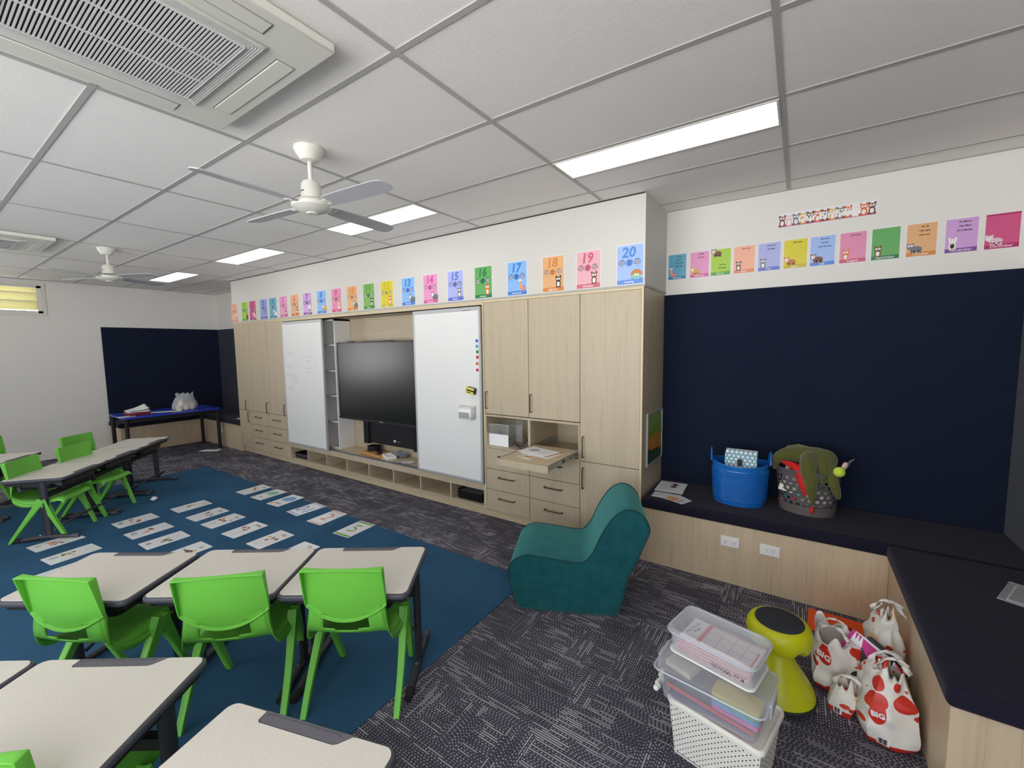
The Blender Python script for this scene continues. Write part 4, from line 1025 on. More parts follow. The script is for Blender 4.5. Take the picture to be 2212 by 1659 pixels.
# crocodile-like green plush draped over the rim
OL = fabric('olive_plush', (74, 78, 34), (104, 106, 52), 160, .4, .6); RED = mat('red_felt', (204, 34, 28), .85)
cr = thing('soft_toy', 'olive green plush crocodile with red lining draped over the grey basket', 'soft toy', (BX, BY, SZ))
def plush(name, chains, balls, m, parent, vox=.006):
    """overlapping closed tubes and balls fused into one soft skin"""
    q = MB()
    for P, r in chains:
        n_ = len(P)*4; PP = [interp(P, i/n_) for i in range(n_+1)]; rr_ = [interp([(x,) for x in r], i/n_)[0] for i in range(n_+1)]
        q.tube(PP, [max(.003, x) for x in rr_], 12); q.ball(PP[0], rr_[0]*.98, 0, 7); q.ball(PP[-1], max(.004, rr_[-1]*.98), 0, 7)
    for c, r, sq in balls: q.ball(c, r, 0, 10, sq)
    o = q.build(name, m, parent, fix=False)
    rm = o.modifiers.new('remesh', 'REMESH'); rm.mode = 'VOXEL'; rm.voxel_size = vox; rm.use_smooth_shade = True
    sm = o.modifiers.new('smooth', 'SMOOTH'); sm.factor = .6; sm.iterations = 8
    return o
plush('body', [([(-.195, -.02, .285), (-.185, -.02, .35), (-.12, .0, .385), (-.03, .02, .385), (.05, .01, .385)], [.018, .034, .050, .062, .068]),
               ([(.0, -.06, .385), (-.005, -.125, .345), (.010, -.165, .265), (.022, -.175, .18), (.030, -.172, .09)], [.050, .048, .044, .030, .009]),
               ([(.07, -.05, .36), (.085, -.115, .30), (.075, -.140, .255)], [.050, .034, .022]),
               ([(.11, -.04, .34), (.130, -.115, .275), (.150, -.140, .215), (.165, -.138, .165)], [.050, .036, .028, .018])],
      [((.085, .0, .370), .085, (.95, .85, .90)), ((.02, -.02, .385), .065, (1.2, 1, .75))], OL, cr)
plush('red_lining', [([(-.155, -.035, .335), (-.09, -.075, .325), (-.045, -.115, .295), (-.030, -.160, .235), (-.012, -.178, .150)], [.012, .026, .036, .028, .010])],
      [((-.055, -.095, .290), .036, (1, .8, 1.2))], RED, cr)
MB().ball((0,0,0), .014, 0, 8, (.8,.6,1.9)).build('red_tongue', RED, cr, loc=(.028, -.170, .058))
MB().lathe([(0, -.006), (.022, -.005), (.026, 0), (.022, .006), (0, .008)], 20).build('eye_patch', mat('olive_button', (70, 76, 50), .7), cr, loc=(.072, -.150, .285), rot=(R(80), 0, 0))
MB().tube([(-.16, .05, .36), (-.12, .07, .42), (-.06, .06, .438), (.0, .05, .43)], .016, 8).build('spine_ridge', mat('olive_light', (116, 118, 66), .9), cr)
tag(MB().ball((0,0,0), .033, 0, 12).build('tennis_ball', fabric('fluoro_felt', (200, 222, 60), (214, 236, 90), 300), None, (BX+.165, BY-.125, SZ+.330)), 'fluoro yellow ball at the right rim of the grey basket', 'ball')
tag(MB().lathe([(0, 0), (.014, .004), (.015, .04), (.010, .055), (0, .06)], 14).build('finger_puppet', mat('pale_pink_plush', (216, 186, 178), .9), None, (BX+.185, BY-.075, SZ+.335), (R(10), R(18), 0)), 'small pale pink plush finger sticking out behind the yellow ball', 'soft toy')
t = thing('mesh_pouch', 'grey mesh ribbon standing up at the right rim of the grey basket', 'pouch', (BX+.178, BY-.02, SZ+.305), rot=(0, R(25), 0))
MB().tube([(0, 0, 0), (.012, 0, .05), (.010, 0, .09), (.022, 0, .12)], [.014, .010, .008, .003], 6).build('ribbon', mat('grey_mesh', (104, 104, 106), .7), t)
for nm, lb, x, y, z, c in (('toy_block', 'orange brown toy inside the grey basket below the green plush', BX-.045, BY-.05, SZ+.30, (156, 84, 40)),):
    tag(MB().ball((0,0,0), .04, 0, 10, (1.3, .8, .8)).build('soft_toy', mat('rust_plush', c, .9, bump=.4, bscale=150), None, (x, y, z)), lb, 'soft toy')

# papers on the bench
def sheet(name, label, cat, x, y, z, a, w, h, m=PAPER, group=None, extra=None, th=.0008):
    t = thing(name, label, cat, (x, y, z), R(a), group); MB().box(-w/2, w/2, -h/2, h/2, 0, th).build('sheet', m, t)
    if extra: extra(t)
    for c in t.children:
        if not c.name.startswith('sheet'): c.location.z += th-.0008
    return t
def print_lines(t, w, h, n=6, z=.0011, x0=None, seed=1, m=None):
    rr = random.Random(seed); q = MB()
    for i in range(n):
        y = h*.36-h*.72*i/max(1, n-1); L = w*rr.uniform(.45, .8)
        q.flat([(-w*.4, y), (-w*.4+L, y), (-w*.4+L, y+.003), (-w*.4, y+.003)], z)
    return q.build('printed_lines', m or mat('print_grey', (128, 128, 136), .6), t, fix=False)
def ex1(t):
    print_lines(t, .20, .26, 8); MB().disc(.02, .07, .022, .030, .0012, 0, 14).build('printed_picture', mat('maroon_print', (110, 40, 60), .5), t, fix=False); MB().disc(.015, .010, .024, .028, .0012, 0, 10).build('printed_picture', mat('slate_print', (96, 90, 104), .5), t, fix=False)
sheet('worksheet', 'white worksheet with two small printed pictures at the left end of the bench', 'paper', -.832, 3.545, SZ+.002, 3, .213, .270, PAPER, None, ex1, .003)
for k, (a, dx) in enumerate(((2, 0), (-8, .02), (-16, .045), (-24, .075))):
    def ex2(t, k=k):
        if k == 3: MB().flat([(-.055, -.052), (.03, -.052), (.03, .02), (-.055, .02)], .0011).build('printed_photo', mat('photo_orange', (214, 160, 96), .5), t, fix=False); MB().flat([(-.01, -.05), (.03, -.05), (.03, -.01), (-.01, -.01)], .0013).build('printed_photo', mat('photo_pink', (206, 150, 130), .5), t, fix=False); MB().flat([(.048, -.05), (.056, -.05), (.056, .03), (.048, .03)], .0012).flat([(.070, -.02), (.075, -.02), (.075, .01), (.070, .01)], .0012).build('printed_text', INK, t, fix=False)
    sheet('photo_card', ['lowest white card of the fanned stack on the bench', 'second white card of the fanned stack on the bench', 'third white card of the fanned stack on the bench', 'top card with an orange photo in the fanned stack on the bench'][k], 'card', -.815+dx, 3.325-.012*k, SZ+.0006+.0010*k, a, .205, .125, LAMN, 'fanned cards on the bench', ex2)
# plastic sleeve on the right bench
ps_ = thing('plastic_sleeve', 'clear plastic sleeve of papers on the right bench at the picture edge', 'plastic sleeve', (.985, 2.80, SZ+.001), R(66))
CLEAR = mat('clear_film', (225, 228, 230), .12, alpha=.35, coat=.5)
MB().box(-.12, .12, -.16, .16, .0, .006).build('sleeve', CLEAR, ps_); MB().box(-.10, .10, -.145, .135, .001, .004).build('paper', PAPER, ps_); MB().disc(0, 0, .04, .04, .0045, 0, 20).build('printed_ring', mat('ring_print', (190, 120, 110), .5), ps_, fix=False)
MB().box(-.094, .094, -.14, .13, .004, .0043).build('printed_area', mat('sleeve_print', (150, 146, 152), .5), ps_)
# ---------------------------------------------------------------- stacked boxes by the bench
def tapered(m, w0, d0, r0, w1, d1, r1, z0, z1, n=5, bottom=True, cx=0, cy=0, mi=0, top=False):
    A = rrect(w0, d0, r0, n, cx, cy); B = rrect(w1, d1, r1, n, cx, cy); k = len(A)
    F = [(i, (i+1)%k, k+(i+1)%k, k+i) for i in range(k)]
    if bottom: F.append(tuple(range(k))[::-1])
    if top: F.append(tuple(range(k, 2*k)))
    return m.add([(x, y, z0) for x, y in A]+[(x, y, z1) for x, y in B], F, mi)
WOVEN = mat('ivory_woven_plastic', (226, 225, 218), .45)
wb = thing('storage_basket', 'ivory woven plastic basket with lid at the bottom of the box stack', 'basket', (-.195, 1.772, 0), R(-12.5))
# woven wall: raised slanted beads with small dark holes as real openings
m = MB(); w0, d0, w1, d1, hh = .300, .215, .338, .250, .232
def wall_pt(s, f, side):
    """s along side -1..1, f height 0..1"""
    w_ = (w0+(w1-w0)*f)/2; d_ = (d0+(d1-d0)*f)/2
    return {0: (s*w_, -d_), 1: (w_, s*d_), 2: (-s*w_, d_), 3: (-w_, -s*d_)}[side]+(f*hh,)
for side, ncol in ((0, 27), (1, 19), (2, 27), (3, 19)):
    nr = 18
    for j in range(nr):
        for i in range(ncol):
            s0, s1 = -1+2*i/ncol, -1+2*(i+1)/ncol; f0, f1 = .05+.88*j/nr, .05+.88*(j+1)/nr
            sm, fm = (s0+s1)/2, (f0+f1)/2; e = .30*(s1-s0); g_ = .24*(f1-f0)
            o_ = [wall_pt(s0, f0, side), wall_pt(s1, f0, side), wall_pt(s1, f1, side), wall_pt(s0, f1, side)]
            if (i+j) % 2: a = [wall_pt(sm-e, fm-g_, side), wall_pt(sm+e*.3, fm-g_, side), wall_pt(sm+e, fm+g_, side), wall_pt(sm-e*.3, fm+g_, side)]
            else: a = None
            if a: m.add([Vector(p) for p in o_+a], [(0,1,5,4), (1,2,6,5), (2,3,7,6), (3,0,4,7)])
            else:
                c = Vector(wall_pt(sm, fm, side)); nn = Vector({0: (0,-1,0), 1: (1,0,0), 2: (0,1,0), 3: (-1,0,0)}[side])*.0022
                m.add([Vector(p) for p in o_]+[c+nn], [(0,1,4), (1,2,4), (2,3,4), (3,0,4)])
    m.add([wall_pt(-1, 0, side), wall_pt(1, 0, side), wall_pt(1, .05, side), wall_pt(-1, .05, side)], [(0,1,2,3)])
    m.add([wall_pt(-1, .93, side), wall_pt(1, .93, side), wall_pt(1, 1, side), wall_pt(-1, 1, side)], [(0,1,2,3)])
m.prism(rrect(w0, d0, .002, 1), 0, .003)
m.build('body', WOVEN, wb, angle=50)
q = MB(); q.prism(rrect(w0+.004, d0+.004, .01, 2), .010, .012); tapered(q, w0-.012, d0-.012, .01, w1-.012, d1-.012, .01, .005, hh); q.build('inner_shade', mat('basket_shade', (58, 57, 54), .9), wb)  # dark shell inside: shade behind the woven holes put into its colour
q = MB(); q.prism(rrect(.362, .275, .028, 6), hh, hh+.009); tapered(q, .362, .275, .028, .356, .269, .026, hh+.009, hh+.020, 6, False); tapered(q, .342, .255, .022, .356, .269, .026, hh+.020, hh+.020, 6, False); tapered(q, .336, .249, .020, .342, .255, .022, hh+.010, hh+.020, 6, False)
q.build('lid', mat('ivory_plastic', (232, 230, 222), .4), wb, bevel=.001)
Z1 = hh+.0095
def clear_mat(name, rgb, a, rough=.15):
    m_ = mat(name, rgb, rough, coat=.4, alpha=a); return m_
CL1 = clear_mat('clear_box_plastic', (214, 218, 226), .20); CL2 = clear_mat('frosted_box_plastic', (222, 226, 232), .26); CLE = clear_mat('clear_box_edge', (208, 212, 222), .6)
# long clear box with clip handles
b2 = thing('storage_box', 'wide clear plastic box with clip handles in the middle of the stack', 'box', (-.232, 1.762, Z1), R(-7))
q = MB(); tapered(q, .340, .215, .022, .385, .262, .026, .001, .130); q.build('body', CL1, b2, solid=.0018)
q = MB(); q.prism(rrect(.398, .275, .030, 6), .128, .134); tapered(q, .385, .262, .026, .370, .247, .024, .134, .139, 6, False, top=True); q.build('lid', CL1, b2)
q = MB(); Pr = [(x, y, .131) for x, y in rrect(.400, .277, .030, 6)]; q.tube(Pr+[Pr[0]], .0042, 6); q.build('lid_rim', CLE, b2)
for s in (-1, 1):
    q = MB().box(s*.204-.006, s*.204+.006, -.055, .055, .085, .138); q.build('clip_handle', CLE, b2, bevel=.004)
def item_in(name, label, cat, parts, loc, rz=0, group=None):
    t = thing(name, label, cat, loc, rz, group)
    for nm, mb, mt in parts: mb.build(nm, mt, t)
    return t
bx, by = -.232, 1.762
t = item_in('folder', 'dark grey folder with red edges inside the wide clear box', 'folder', [('cover', MB().box(-.155, .155, -.085, .07, .0, .010), mat('folder_charcoal', (72, 70, 84), .6)), ('edge', MB().box(-.158, .158, -.089, -.085, -.001, .012).box(.155, .158, -.085, .07, -.001, .012), mat('folder_red', (214, 60, 66), .5))], (bx, by, Z1+.036), R(-7)); t.rotation_euler = (R(4), R(5), R(-7))
t = item_in('folder', 'purple folder lying flat at the bottom of the wide clear box', 'folder', [('cover', MB().box(-.15, .15, -.09, .09, .0, .008), mat('folder_purple', (98, 84, 130), .6))], (bx, by, Z1+.008), R(-7))
item_in('paper_stack', 'loose cream papers on the left inside the wide clear box', 'paper', [('sheets', MB().box(-.055, .055, -.06, .07, 0, .022), mat('cream_paper', (226, 220, 200), .6))], (bx-.115, by+.03, Z1+.085), R(-20))
for k, (n_, c_) in enumerate((('pink', (222, 106, 176)), ('blue', (70, 142, 210)), ('green', (56, 164, 104)), ('yellow', (222, 202, 40)))):
    q = MB().prism(rrect(.165, .085, .012, 4), 0, .0155)
    item_in('card_case', '%s plastic case in the stack of four inside the clear box' % n_, 'case', [('case', q, mat('case_'+n_, c_, .4)), ('catch', MB().box(-.03, .03, -.046, -.042, .003, .013), mat('case_'+n_, c_, .4))], (bx+.090, by-.068, Z1+.050+.0178*k), R(-10), 'four coloured plastic cases inside the clear box')
# white coiled strap at the left, built as a row of balls
t = thing('box_strap', 'white coiled beads hanging at the left end of the clear box', 'strap', (bx-.208, by-.03, Z1+.012))
q = MB()
for i in range(7): q.ball((.0+.004*sin(i*2), -.045+.017*i, .004*cos(i)), .012, 0, 6)
q.build('strap', WHITE, t)
# upside down frosted box on top
Z2 = Z1+.1395
b3_ = thing('storage_box', 'upside down frosted clear box with white lid on top of the stack', 'box', (-.232, 1.835, Z2), R(-13))
q = MB(); q.prism(rrect(.335, .205, .03, 6), 0, .008); q.build('lid', mat('white_lid', (232, 232, 232), .4), b3_, bevel=.003)
q = MB(); tapered(q, .318, .190, .03, .330, .212, .034, .008, .085, 6, False); tapered(q, .330, .212, .034, .345, .232, .040, .085, .088, 6, False); tapered(q, .345, .232, .04, .345, .232, .04, .088, .108, 6, False)
tapered(q, .345, .232, .04, .322, .209, .034, .108, .112, 6, False, top=False); tapered(q, .322, .209, .034, .300, .187, .030, .112, .108, 6, False, top=True)
q.build('body', CL2, b3_, solid=.0015)
Pr = [(x, y, .098) for x, y in rrect(.349, .236, .041, 6)]; MB().tube(Pr+[Pr[0]], .004, 6).build('rim', CLE, b3_)
text('Key Words', .026, INK, b3_, (.075, -.0985, .036), (pi/2, pi, 0), name='marker_writing', shear=.2)
for k in range(5):
    t = thing('word_card_set', ['bottom word card set inside the frosted box', 'second word card set inside the frosted box', 'middle word card set inside the frosted box', 'fourth word card set inside the frosted box', 'top Key Words Bingo sheet inside the frosted box'][k], 'card', (-.232+.004*k, 1.835-.003*k, Z2+.012+.0155*k), R(-13+2*(k%2)), 'word card sets inside the frosted box')
    MB().box(-.14, .14, -.075, .075, 0, .012).build('cards', mat('card_white_pink', (232, 222, 226), .5), t)
    if k == 4:
        z = .0125
        MB().box(-.075, -.060, -.07, .07, .012, z).box(.125, .133, -.07, .03, .012, z).box(-.060, .13, .066, .07, .012, z).build('red_border', mat('card_red', (220, 96, 112), .5), t)
        MB().box(-.135, -.085, -.07, .07, .012, z+.0003).build('label_strip', PAPER, t)
        text("Kes' Words\nBingo", .019, mat('pen_navy', (50, 50, 90), .6), t, (-.110, .0, z+.0005), (0, 0, R(80)), name='handwriting', shear=.15)
        q = MB()
        for x in (-.01, .04, .085): q.box(x, x+.0015, -.065, .06, .012, z)
        for y in (-.03, .02): q.box(-.058, .125, y, y+.0015, .012, z)
        q.build('grid_lines', mat('grid_grey', (150, 140, 150), .6), t)
    else: MB().box(-.1395, .1395, -.0756, -.075, .002, .008).build('red_edge', mat('card_red', (220, 96, 112), .5), t)

# ---------------------------------------------------------------- lime wobble stool
st_ = thing('wobble_stool', 'lime yellow wobble stool with dark round pad behind the box stack', 'stool', (-.030, 2.285, 0))
YEL = mat('lime_yellow_plastic', (196, 200, 22), .35, bump=.05, bscale=300)
MB().lathe([(.0, .0), (.10, .0), (.150, .008), (.163, .022), (.163, .030), (.159, .034)], 40).build('rubber_base', mat('dark_rubber', (44, 48, 46), .75), st_)
MB().lathe([(.158, .030), (.154, .05), (.126, .10), (.082, .165), (.060, .21), (.054, .25), (.060, .285), (.08, .30)], 40).build('stem', YEL, st_)
m = MB(); N = 48; V = []; rows = [(.060, .285), (.094, .258), (.130, .275), (.139, .305), (.137, .335), (.124, .360), (.108, .367), (.0, .367)]
for k, (r, z) in enumerate(rows):
    for j in range(N):
        a = 2*pi*j/N; sc = .030*max(0, sin(6*a)) if k in (1, 2) else 0
        V.append((r*cos(a), r*sin(a), z-.014*(1 if k in (1, 2) else 0)+sc))
m.add(V, [(i*N+j, i*N+(j+1)%N, (i+1)*N+(j+1)%N, (i+1)*N+j) for i in range(len(rows)-1) for j in range(N)])
m.build('seat', YEL, st_, angle=50, subd=1)
MB().lathe([(.0, .374), (.088, .373), (.100, .370), (.102, .365)], 40).build('seat_pad', mat('pad_dark', (42, 46, 50), .8, bump=.3, bscale=200), st_)

# ---------------------------------------------------------------- orange folder and shopping bags
o = MB().box(-.17, .17, -.12, .12, 0, .004).build('folder', mat('orange_card', (232, 84, 22), .6), None, (.275, 3.03, .0006), (0, 0, R(-2)))
tag(o, 'bright orange folder lying on the carpet against the bench behind the bags', 'folder')
def bag_mat(name, seed):
    g = NG(name); o = g.xyz('UV')
    def vor(scale, off):
        v = g.n('ShaderNodeTexVoronoi'); v.inputs['Scale'].default_value = scale; v.inputs['Randomness'].default_value = .75
        mp = g.n('ShaderNodeMapping'); mp.inputs['Location'].default_value = (off, off*1.7, seed*2.3); g.L(g.tc, mp.inputs[0]); g.L(mp.outputs[0], v.inputs['Vector'])
        return v.outputs['Distance'], v.outputs['Color']
    d1, c1 = vor(5.4, 0.3); d2, c2 = vor(9.5, 4.1)
    s1 = g.n('ShaderNodeSeparateColor'); g.L(c1, s1.inputs[0]); s2 = g.n('ShaderNodeSeparateColor'); g.L(c2, s2.inputs[0])
    big = g.math('LESS_THAN', d1, g.rng(s1.outputs[0], 0, 1, .12, .46)); sm = g.math('LESS_THAN', d2, g.rng(s2.outputs[1], 0, 1, -.1, .34))
    cc = g.mixc(g.math('GREATER_THAN', s1.outputs[2], .72), C4((200, 46, 34)), C4((232, 196, 152)))
    c = g.mixc(big, C4((226, 220, 212)), cc); c = g.mixc(sm, c, C4((206, 60, 40)))
    band = g.math('LESS_THAN', o[1], .085); c = g.mixc(band, c, C4((190, 42, 34)))
    g.L(c, g.b.inputs['Base Color']); g.b.inputs['Roughness'].default_value = .45
    g.b.inputs['Transmission Weight'].default_value = 0; g.b.inputs['Subsurface Weight'].default_value = .08
    return g.m
BAGW = mat('white_bag_plastic', (230, 226, 220), .45)
REDP = mat('bag_red_print', (200, 40, 32), .45)
def bag(label, x, y, rz, w, d, h, seed, lean=(0, 0), logo=None, code=None, neck=.55):
    t = thing('shopping_bag', label, 'shopping bag', (x, y, 0), R(rz), 'white shopping bags with red dots')
    mt = bag_mat('dotted_bag_%d' % seed, seed); N, M_ = 72, 34
    me_v = []; uv = []
    for i in range(M_+1):
        f = i/M_
        for j in range(N+1):
            a = 2*pi*j/N
            sq = 1/max(abs(cos(a)), abs(sin(a)))**.55
            if f < .12: r = .80+.20*(f/.12)**.5
            elif f < .62: r = 1.0+.03*sin(pi*(f-.12)/.5)
            else: r = 1.0-(1-neck)*((f-.62)/.38)**1.1
            px, py = w/2*r*cos(a)*sq, d/2*r*sin(a)*sq; pz = h*f
            p = Vector((px*6+seed*3.1, py*6, pz*7)); nf = .35+f*.9
            dn = noise.noise(p)*.030*nf+noise.noise(p*2.6)*.014*nf
            # sharp creases
            cr_ = -abs(noise.noise(Vector((px*9+seed, py*9, pz*3.5))))*.030*nf
            k = 1+(dn+cr_)/max(.05, w/2*r)
            px, py = px*k+lean[0]*f*f, py*k+lean[1]*f*f
            pz = pz+(noise.noise(Vector((cos(a)*2.2, sin(a)*2.2, seed*1.7)))*.075 if f > .9 else 0)*(f-.9)*10
            me_v.append((px, py, max(.001, pz))); uv.append((j/N*2.0*(w+d)/.36*.5, f*h/.36))
    me = bpy.data.meshes.new('bag'); F = [(i*(N+1)+j, i*(N+1)+j+1, (i+1)*(N+1)+j+1, (i+1)*(N+1)+j) for i in range(M_) for j in range(N)]
    F.append(tuple(range(N))[::-1])
    me.from_pydata(me_v, [], F); me.materials.append(mt); ul = me.uv_layers.new(name='UVMap')
    for l in me.loops: ul.data[l.index].uv = uv[l.vertex_index]
    me.polygons.foreach_set('use_smooth', [True]*len(me.polygons)); me.set_sharp_from_angle(angle=R(28))
    o = bpy.data.objects.new('body', me); COL.objects.link(o); o.parent = t
    md = o.modifiers.new('thick', 'SOLIDIFY'); md.thickness = .0012
    for s in (-1, 1):
        hl = MB(); P = []
        for i in range(15):
            a = pi*i/14; P.append(Vector((lean[0]+.055*cos(a)+.006*sin(i*1.9), lean[1]+s*d*.20*neck*(1+.5*sin(a))+.004*cos(i*2.3), h-.02+(.075 if s < 0 else .055)*sin(a))))
        V = []
        for i, p in enumerate(P):
            tw = .4+.9*sin(i*.6+seed+s); V += [p+Vector((cos(tw), sin(tw)*.6, .35))*.012, p-Vector((cos(tw), sin(tw)*.6, .35))*.012]
        hl.add(V, [(2*i, 2*i+1, 2*i+3, 2*i+2) for i in range(len(P)-1)]); hl.build('handle', BAGW, t, solid=.001, fix=False)
    def patch(name, ac, fc_, ww, hh_, mat_, off, nu=10, nv=10, circ=False):
        """wraps a printed shape around the bag wall"""
        V = []; F = []
        def at(a, f):
            jj = (a/(2*pi)*N) % N; ii = f*M_; j0, i0 = int(jj), min(int(ii), M_-1); fa, fb = jj-j0, ii-i0
            g0 = Vector(me_v[i0*(N+1)+j0]).lerp(Vector(me_v[i0*(N+1)+j0+1]), fa); g1 = Vector(me_v[(i0+1)*(N+1)+j0]).lerp(Vector(me_v[(i0+1)*(N+1)+j0+1]), fa)
            p = g0.lerp(g1, fb); c = Vector((lean[0]*f*f, lean[1]*f*f, p.z)); return p+(p-c).normalized()*off
        if circ:
            V.append(at(ac, fc_)); rings = 4; ns = 20
            for r_ in range(1, rings+1):
                for q_ in range(ns): th = 2*pi*q_/ns; V.append(at(ac+ww*r_/rings*cos(th), fc_+hh_*r_/rings*sin(th)))
            F += [(0, 1+q_, 1+(q_+1)%ns) for q_ in range(ns)]
            F += [(1+(r_-1)*ns+q_, 1+(r_-1)*ns+(q_+1)%ns, 1+r_*ns+(q_+1)%ns, 1+r_*ns+q_) for r_ in range(1, rings) for q_ in range(ns)]
        else:
            for v in range(nv+1):
                for u in range(nu+1): V.append(at(ac+ww*(u/nu-.5)*2, fc_+hh_*(v/nv-.5)*2))
            F = [(v*(nu+1)+u, v*(nu+1)+u+1, (v+1)*(nu+1)+u+1, (v+1)*(nu+1)+u) for v in range(nv) for u in range(nu)]
        return MB().add(V, F).build(name, mat_, t, fix=False), at
    if logo:
        lo_, at = patch('logo_disc', logo[0], logo[1], logo[2], logo[3], REDP, .0022, circ=True)
        p = at(logo[0], logo[1]); c = Vector((lean[0]*logo[1]**2, lean[1]*logo[1]**2, p.z)); nrm = (p-c).normalized()
        az = math.atan2(nrm.y, nrm.x)
        text('BIG', logo[4], WHITE, t, p+nrm*.006, (pi/2, logo[5], az+pi/2), name='logo_lettering', bold=.0015)
    if code:
        patch('barcode_patch', code[0], code[1], code[2], code[3], WHITE, .0026)
        q = MB(); 
        for k in range(7):
            a0 = code[0]-code[2]*.75+code[2]*1.5*k/7
            o2, at2 = patch('barcode_bar', a0, code[1], code[2]*(.05+.03*(k % 3)), code[3]*.75, INK, .0032, 1, 4)
    return t
bag('plump white bag with red dots next to the stool, booklets sticking out of it', .228, 2.500, -6, .225, .21, .270, 1, (-.035, -.01), (R(245), .68, .26, .17, .040, R(10)), None, .82)
bag('white bag with red dots standing at the back against the right bench', .395, 2.610, 5, .145, .18, .390, 2, (.01, 0), None, None, .5)
bag('big bulging white bag with red dots and bar code in front of the right bench', .364, 2.300, 8, .182, .24, .290, 3, (.015, .02), (R(238), .50, .24, .14, .030, R(-10)), (R(250), .14, .20, .06), .55)
bag('crumpled white bag with bar code lying low between the other two bags', .222, 2.320, -15, .105, .09, .120, 4, (.02, .03), None, (R(262), .22, .30, .13), .8)
# things in the bags
t = thing('binder', 'black binder leaning out of the bags', 'binder', (.338, 2.425, .185), rot=(R(-22), R(20), R(-30)))
MB().box(-.075, .075, -.012, .012, -.11, .11).build('cover', mat('binder_black', (32, 33, 42), .5), t, bevel=.003)
for k in range(4):
    t = thing('booklet', ['magenta booklet standing in the left bag', 'white printed booklet next to the magenta one', 'second white printed booklet in the left bag', 'third white printed booklet in the left bag'][k], 'booklet', (.272+.013*k, 2.465-.008*k, .215-.003*k), rot=(R(-14), R(20), R(-38+3*k)), group='booklets standing in the left bag')
    MB().box(-.055, .055, -.003, .003, -.10, .085).build('pages', mat('magenta_cover', (206, 70, 150), .4) if k == 0 else PAPER, t)
    if k: MB().box(-.03, .03, -.0034, -.003, .0, .05).build('printed_lines', mat('print_dark', (90, 90, 96), .6), t)
# ---------------------------------------------------------------- things in and on the joinery
CZ = .339
t = thing('cardboard_box', 'flattened brown cardboard box on the counter below the screen', 'box', (-4.40, 3.395, CZ), R(-6))
MB().box(-.20, .20, -.095, .095, 0, .028).build('body', mat('brown_cardboard', (196, 148, 92), .8), t, bevel=.003); MB().box(-.20, .20, -.13, -.095, .004, .008).build('flap', mat('brown_cardboard', (196, 148, 92), .8), t)
t = thing('cable_coil', 'black coiled cable on the brown cardboard', 'cable', (-4.50, 3.435, CZ+.0285)); q = MB(); rr = random.Random(5); P = []
for i in range(150): a = i*.33; r = .082+.010*sin(i*.7); P.append((r*cos(a), r*.85*sin(a), .008+.055*i/150+.004*sin(i*1.3)))
q.tube(P, .0075, 6); q.build('cable', BLACK, t)
o = MB().ball((0,0,0), .045, 0, 10, (.7, 1, .45)).build('adaptor', mat('adaptor_black', (38, 38, 40), .3), None, (-4.285, 3.345, CZ+.050)); tag(o, 'small black rounded adaptor beside the cable coil', 'adaptor')
t = thing('packing_tray', 'white moulded packing tray with cut outs beside the cardboard', 'tray', (-4.115, 3.355, CZ), R(-22))
q = MB(); q.box(-.095, .095, -.06, -.045, 0, .045).box(-.095, .095, .045, .06, 0, .045).box(-.095, -.08, -.045, .045, 0, .045).box(.08, .095, -.045, .045, 0, .045).box(-.01, .01, -.045, .045, 0, .045).box(-.08, .08, -.045, .045, 0, .008)
q.build('tray', WHITE, t, bevel=.003)
t = thing('cable_bag', 'clear bag of blue and black cables with one yellow tie, on the counter', 'bag', (-4.02, 3.47, CZ)); rr = random.Random(9)
for k, (c_, nm) in enumerate((((36, 60, 120), 'blue'), ((24, 24, 28), 'black'), ((40, 44, 70), 'navy'), ((200, 180, 40), 'yellow'))):
    P = [(rr.uniform(-.09, .09)*(.4 if k == 3 else 1), rr.uniform(-.05, .05), rr.uniform(.01, .06)) for _ in range(4 if k == 3 else 14)]
    PP = [interp(P, i/50) for i in range(51)]; PP = [(a, b, max(.006, c)) for a, b, c in PP]; MB().tube(PP, .005, 6).build('cable', mat('cable_'+nm, c_, .4), t)
b = MB().ball((0,0,.04), .1, 0, 10, (1.15, .68, .42)); b.v = [(x, y, max(.001, z+.012*noise.noise(Vector((x*30, y*30, z*30))))) for x, y, z in b.v]; b.build('film', mat('clear_film_bag', (210, 216, 232), .15, alpha=.22, coat=.5), t)
t = thing('cut_out', 'round printed paper cut out at the right end of the counter', 'paper', (-3.765, 3.335, CZ), R(10)); MB().prism([(.10*(1+.10*sin(7*a))*cos(a), .075*(1+.10*sin(7*a))*sin(a)) for a in [2*pi*i/42 for i in range(42)]], 0, .004).build('card', mat('dark_card_edge', (92, 70, 80), .6), t)
MB().prism([(.094*(1+.10*sin(7*a))*cos(a), .069*(1+.10*sin(7*a))*sin(a)) for a in [2*pi*i/42 for i in range(42)]], .004, .0048).build('face', mat('pale_print', (222, 214, 218), .5), t)
def trays(name, label, cat, x, n, w, d, hh_):
    for k in range(n):
        t = thing('paper_tray', label[k] if isinstance(label, list) else label, 'tray', (x, CY+.03+d/2, BZ+.001+k*hh_), group=name)
        q = MB(); tapered(q, w-.02, d-.02, .015, w, d, .02, 0, hh_*.98+.006 if k == n-1 else hh_*.96, 4); q.build('body', mat('tray_black', (24, 24, 28), .45), t, solid=.002)
        if k == n-1: MB().box(-w/2+.02, w/2-.02, -d/2+.02, d/2-.02, .004, .010).build('base_sheet', mat('tray_grey_base', (110, 112, 118), .4), t)
trays('black trays in the right hand cubby', ['lowest black tray in the right hand cubby', 'second black tray in the right hand cubby', 'third black tray in the right hand cubby', 'fourth black tray in the right hand cubby', 'top black tray with grey base in the right hand cubby'], 'tray', -2.745, 5, .33, .28, .018)
trays('black tray in the far left cubby', ['single black tray in the far left cubby'], 'tray', -5.90, 1, .34, .28, .065)
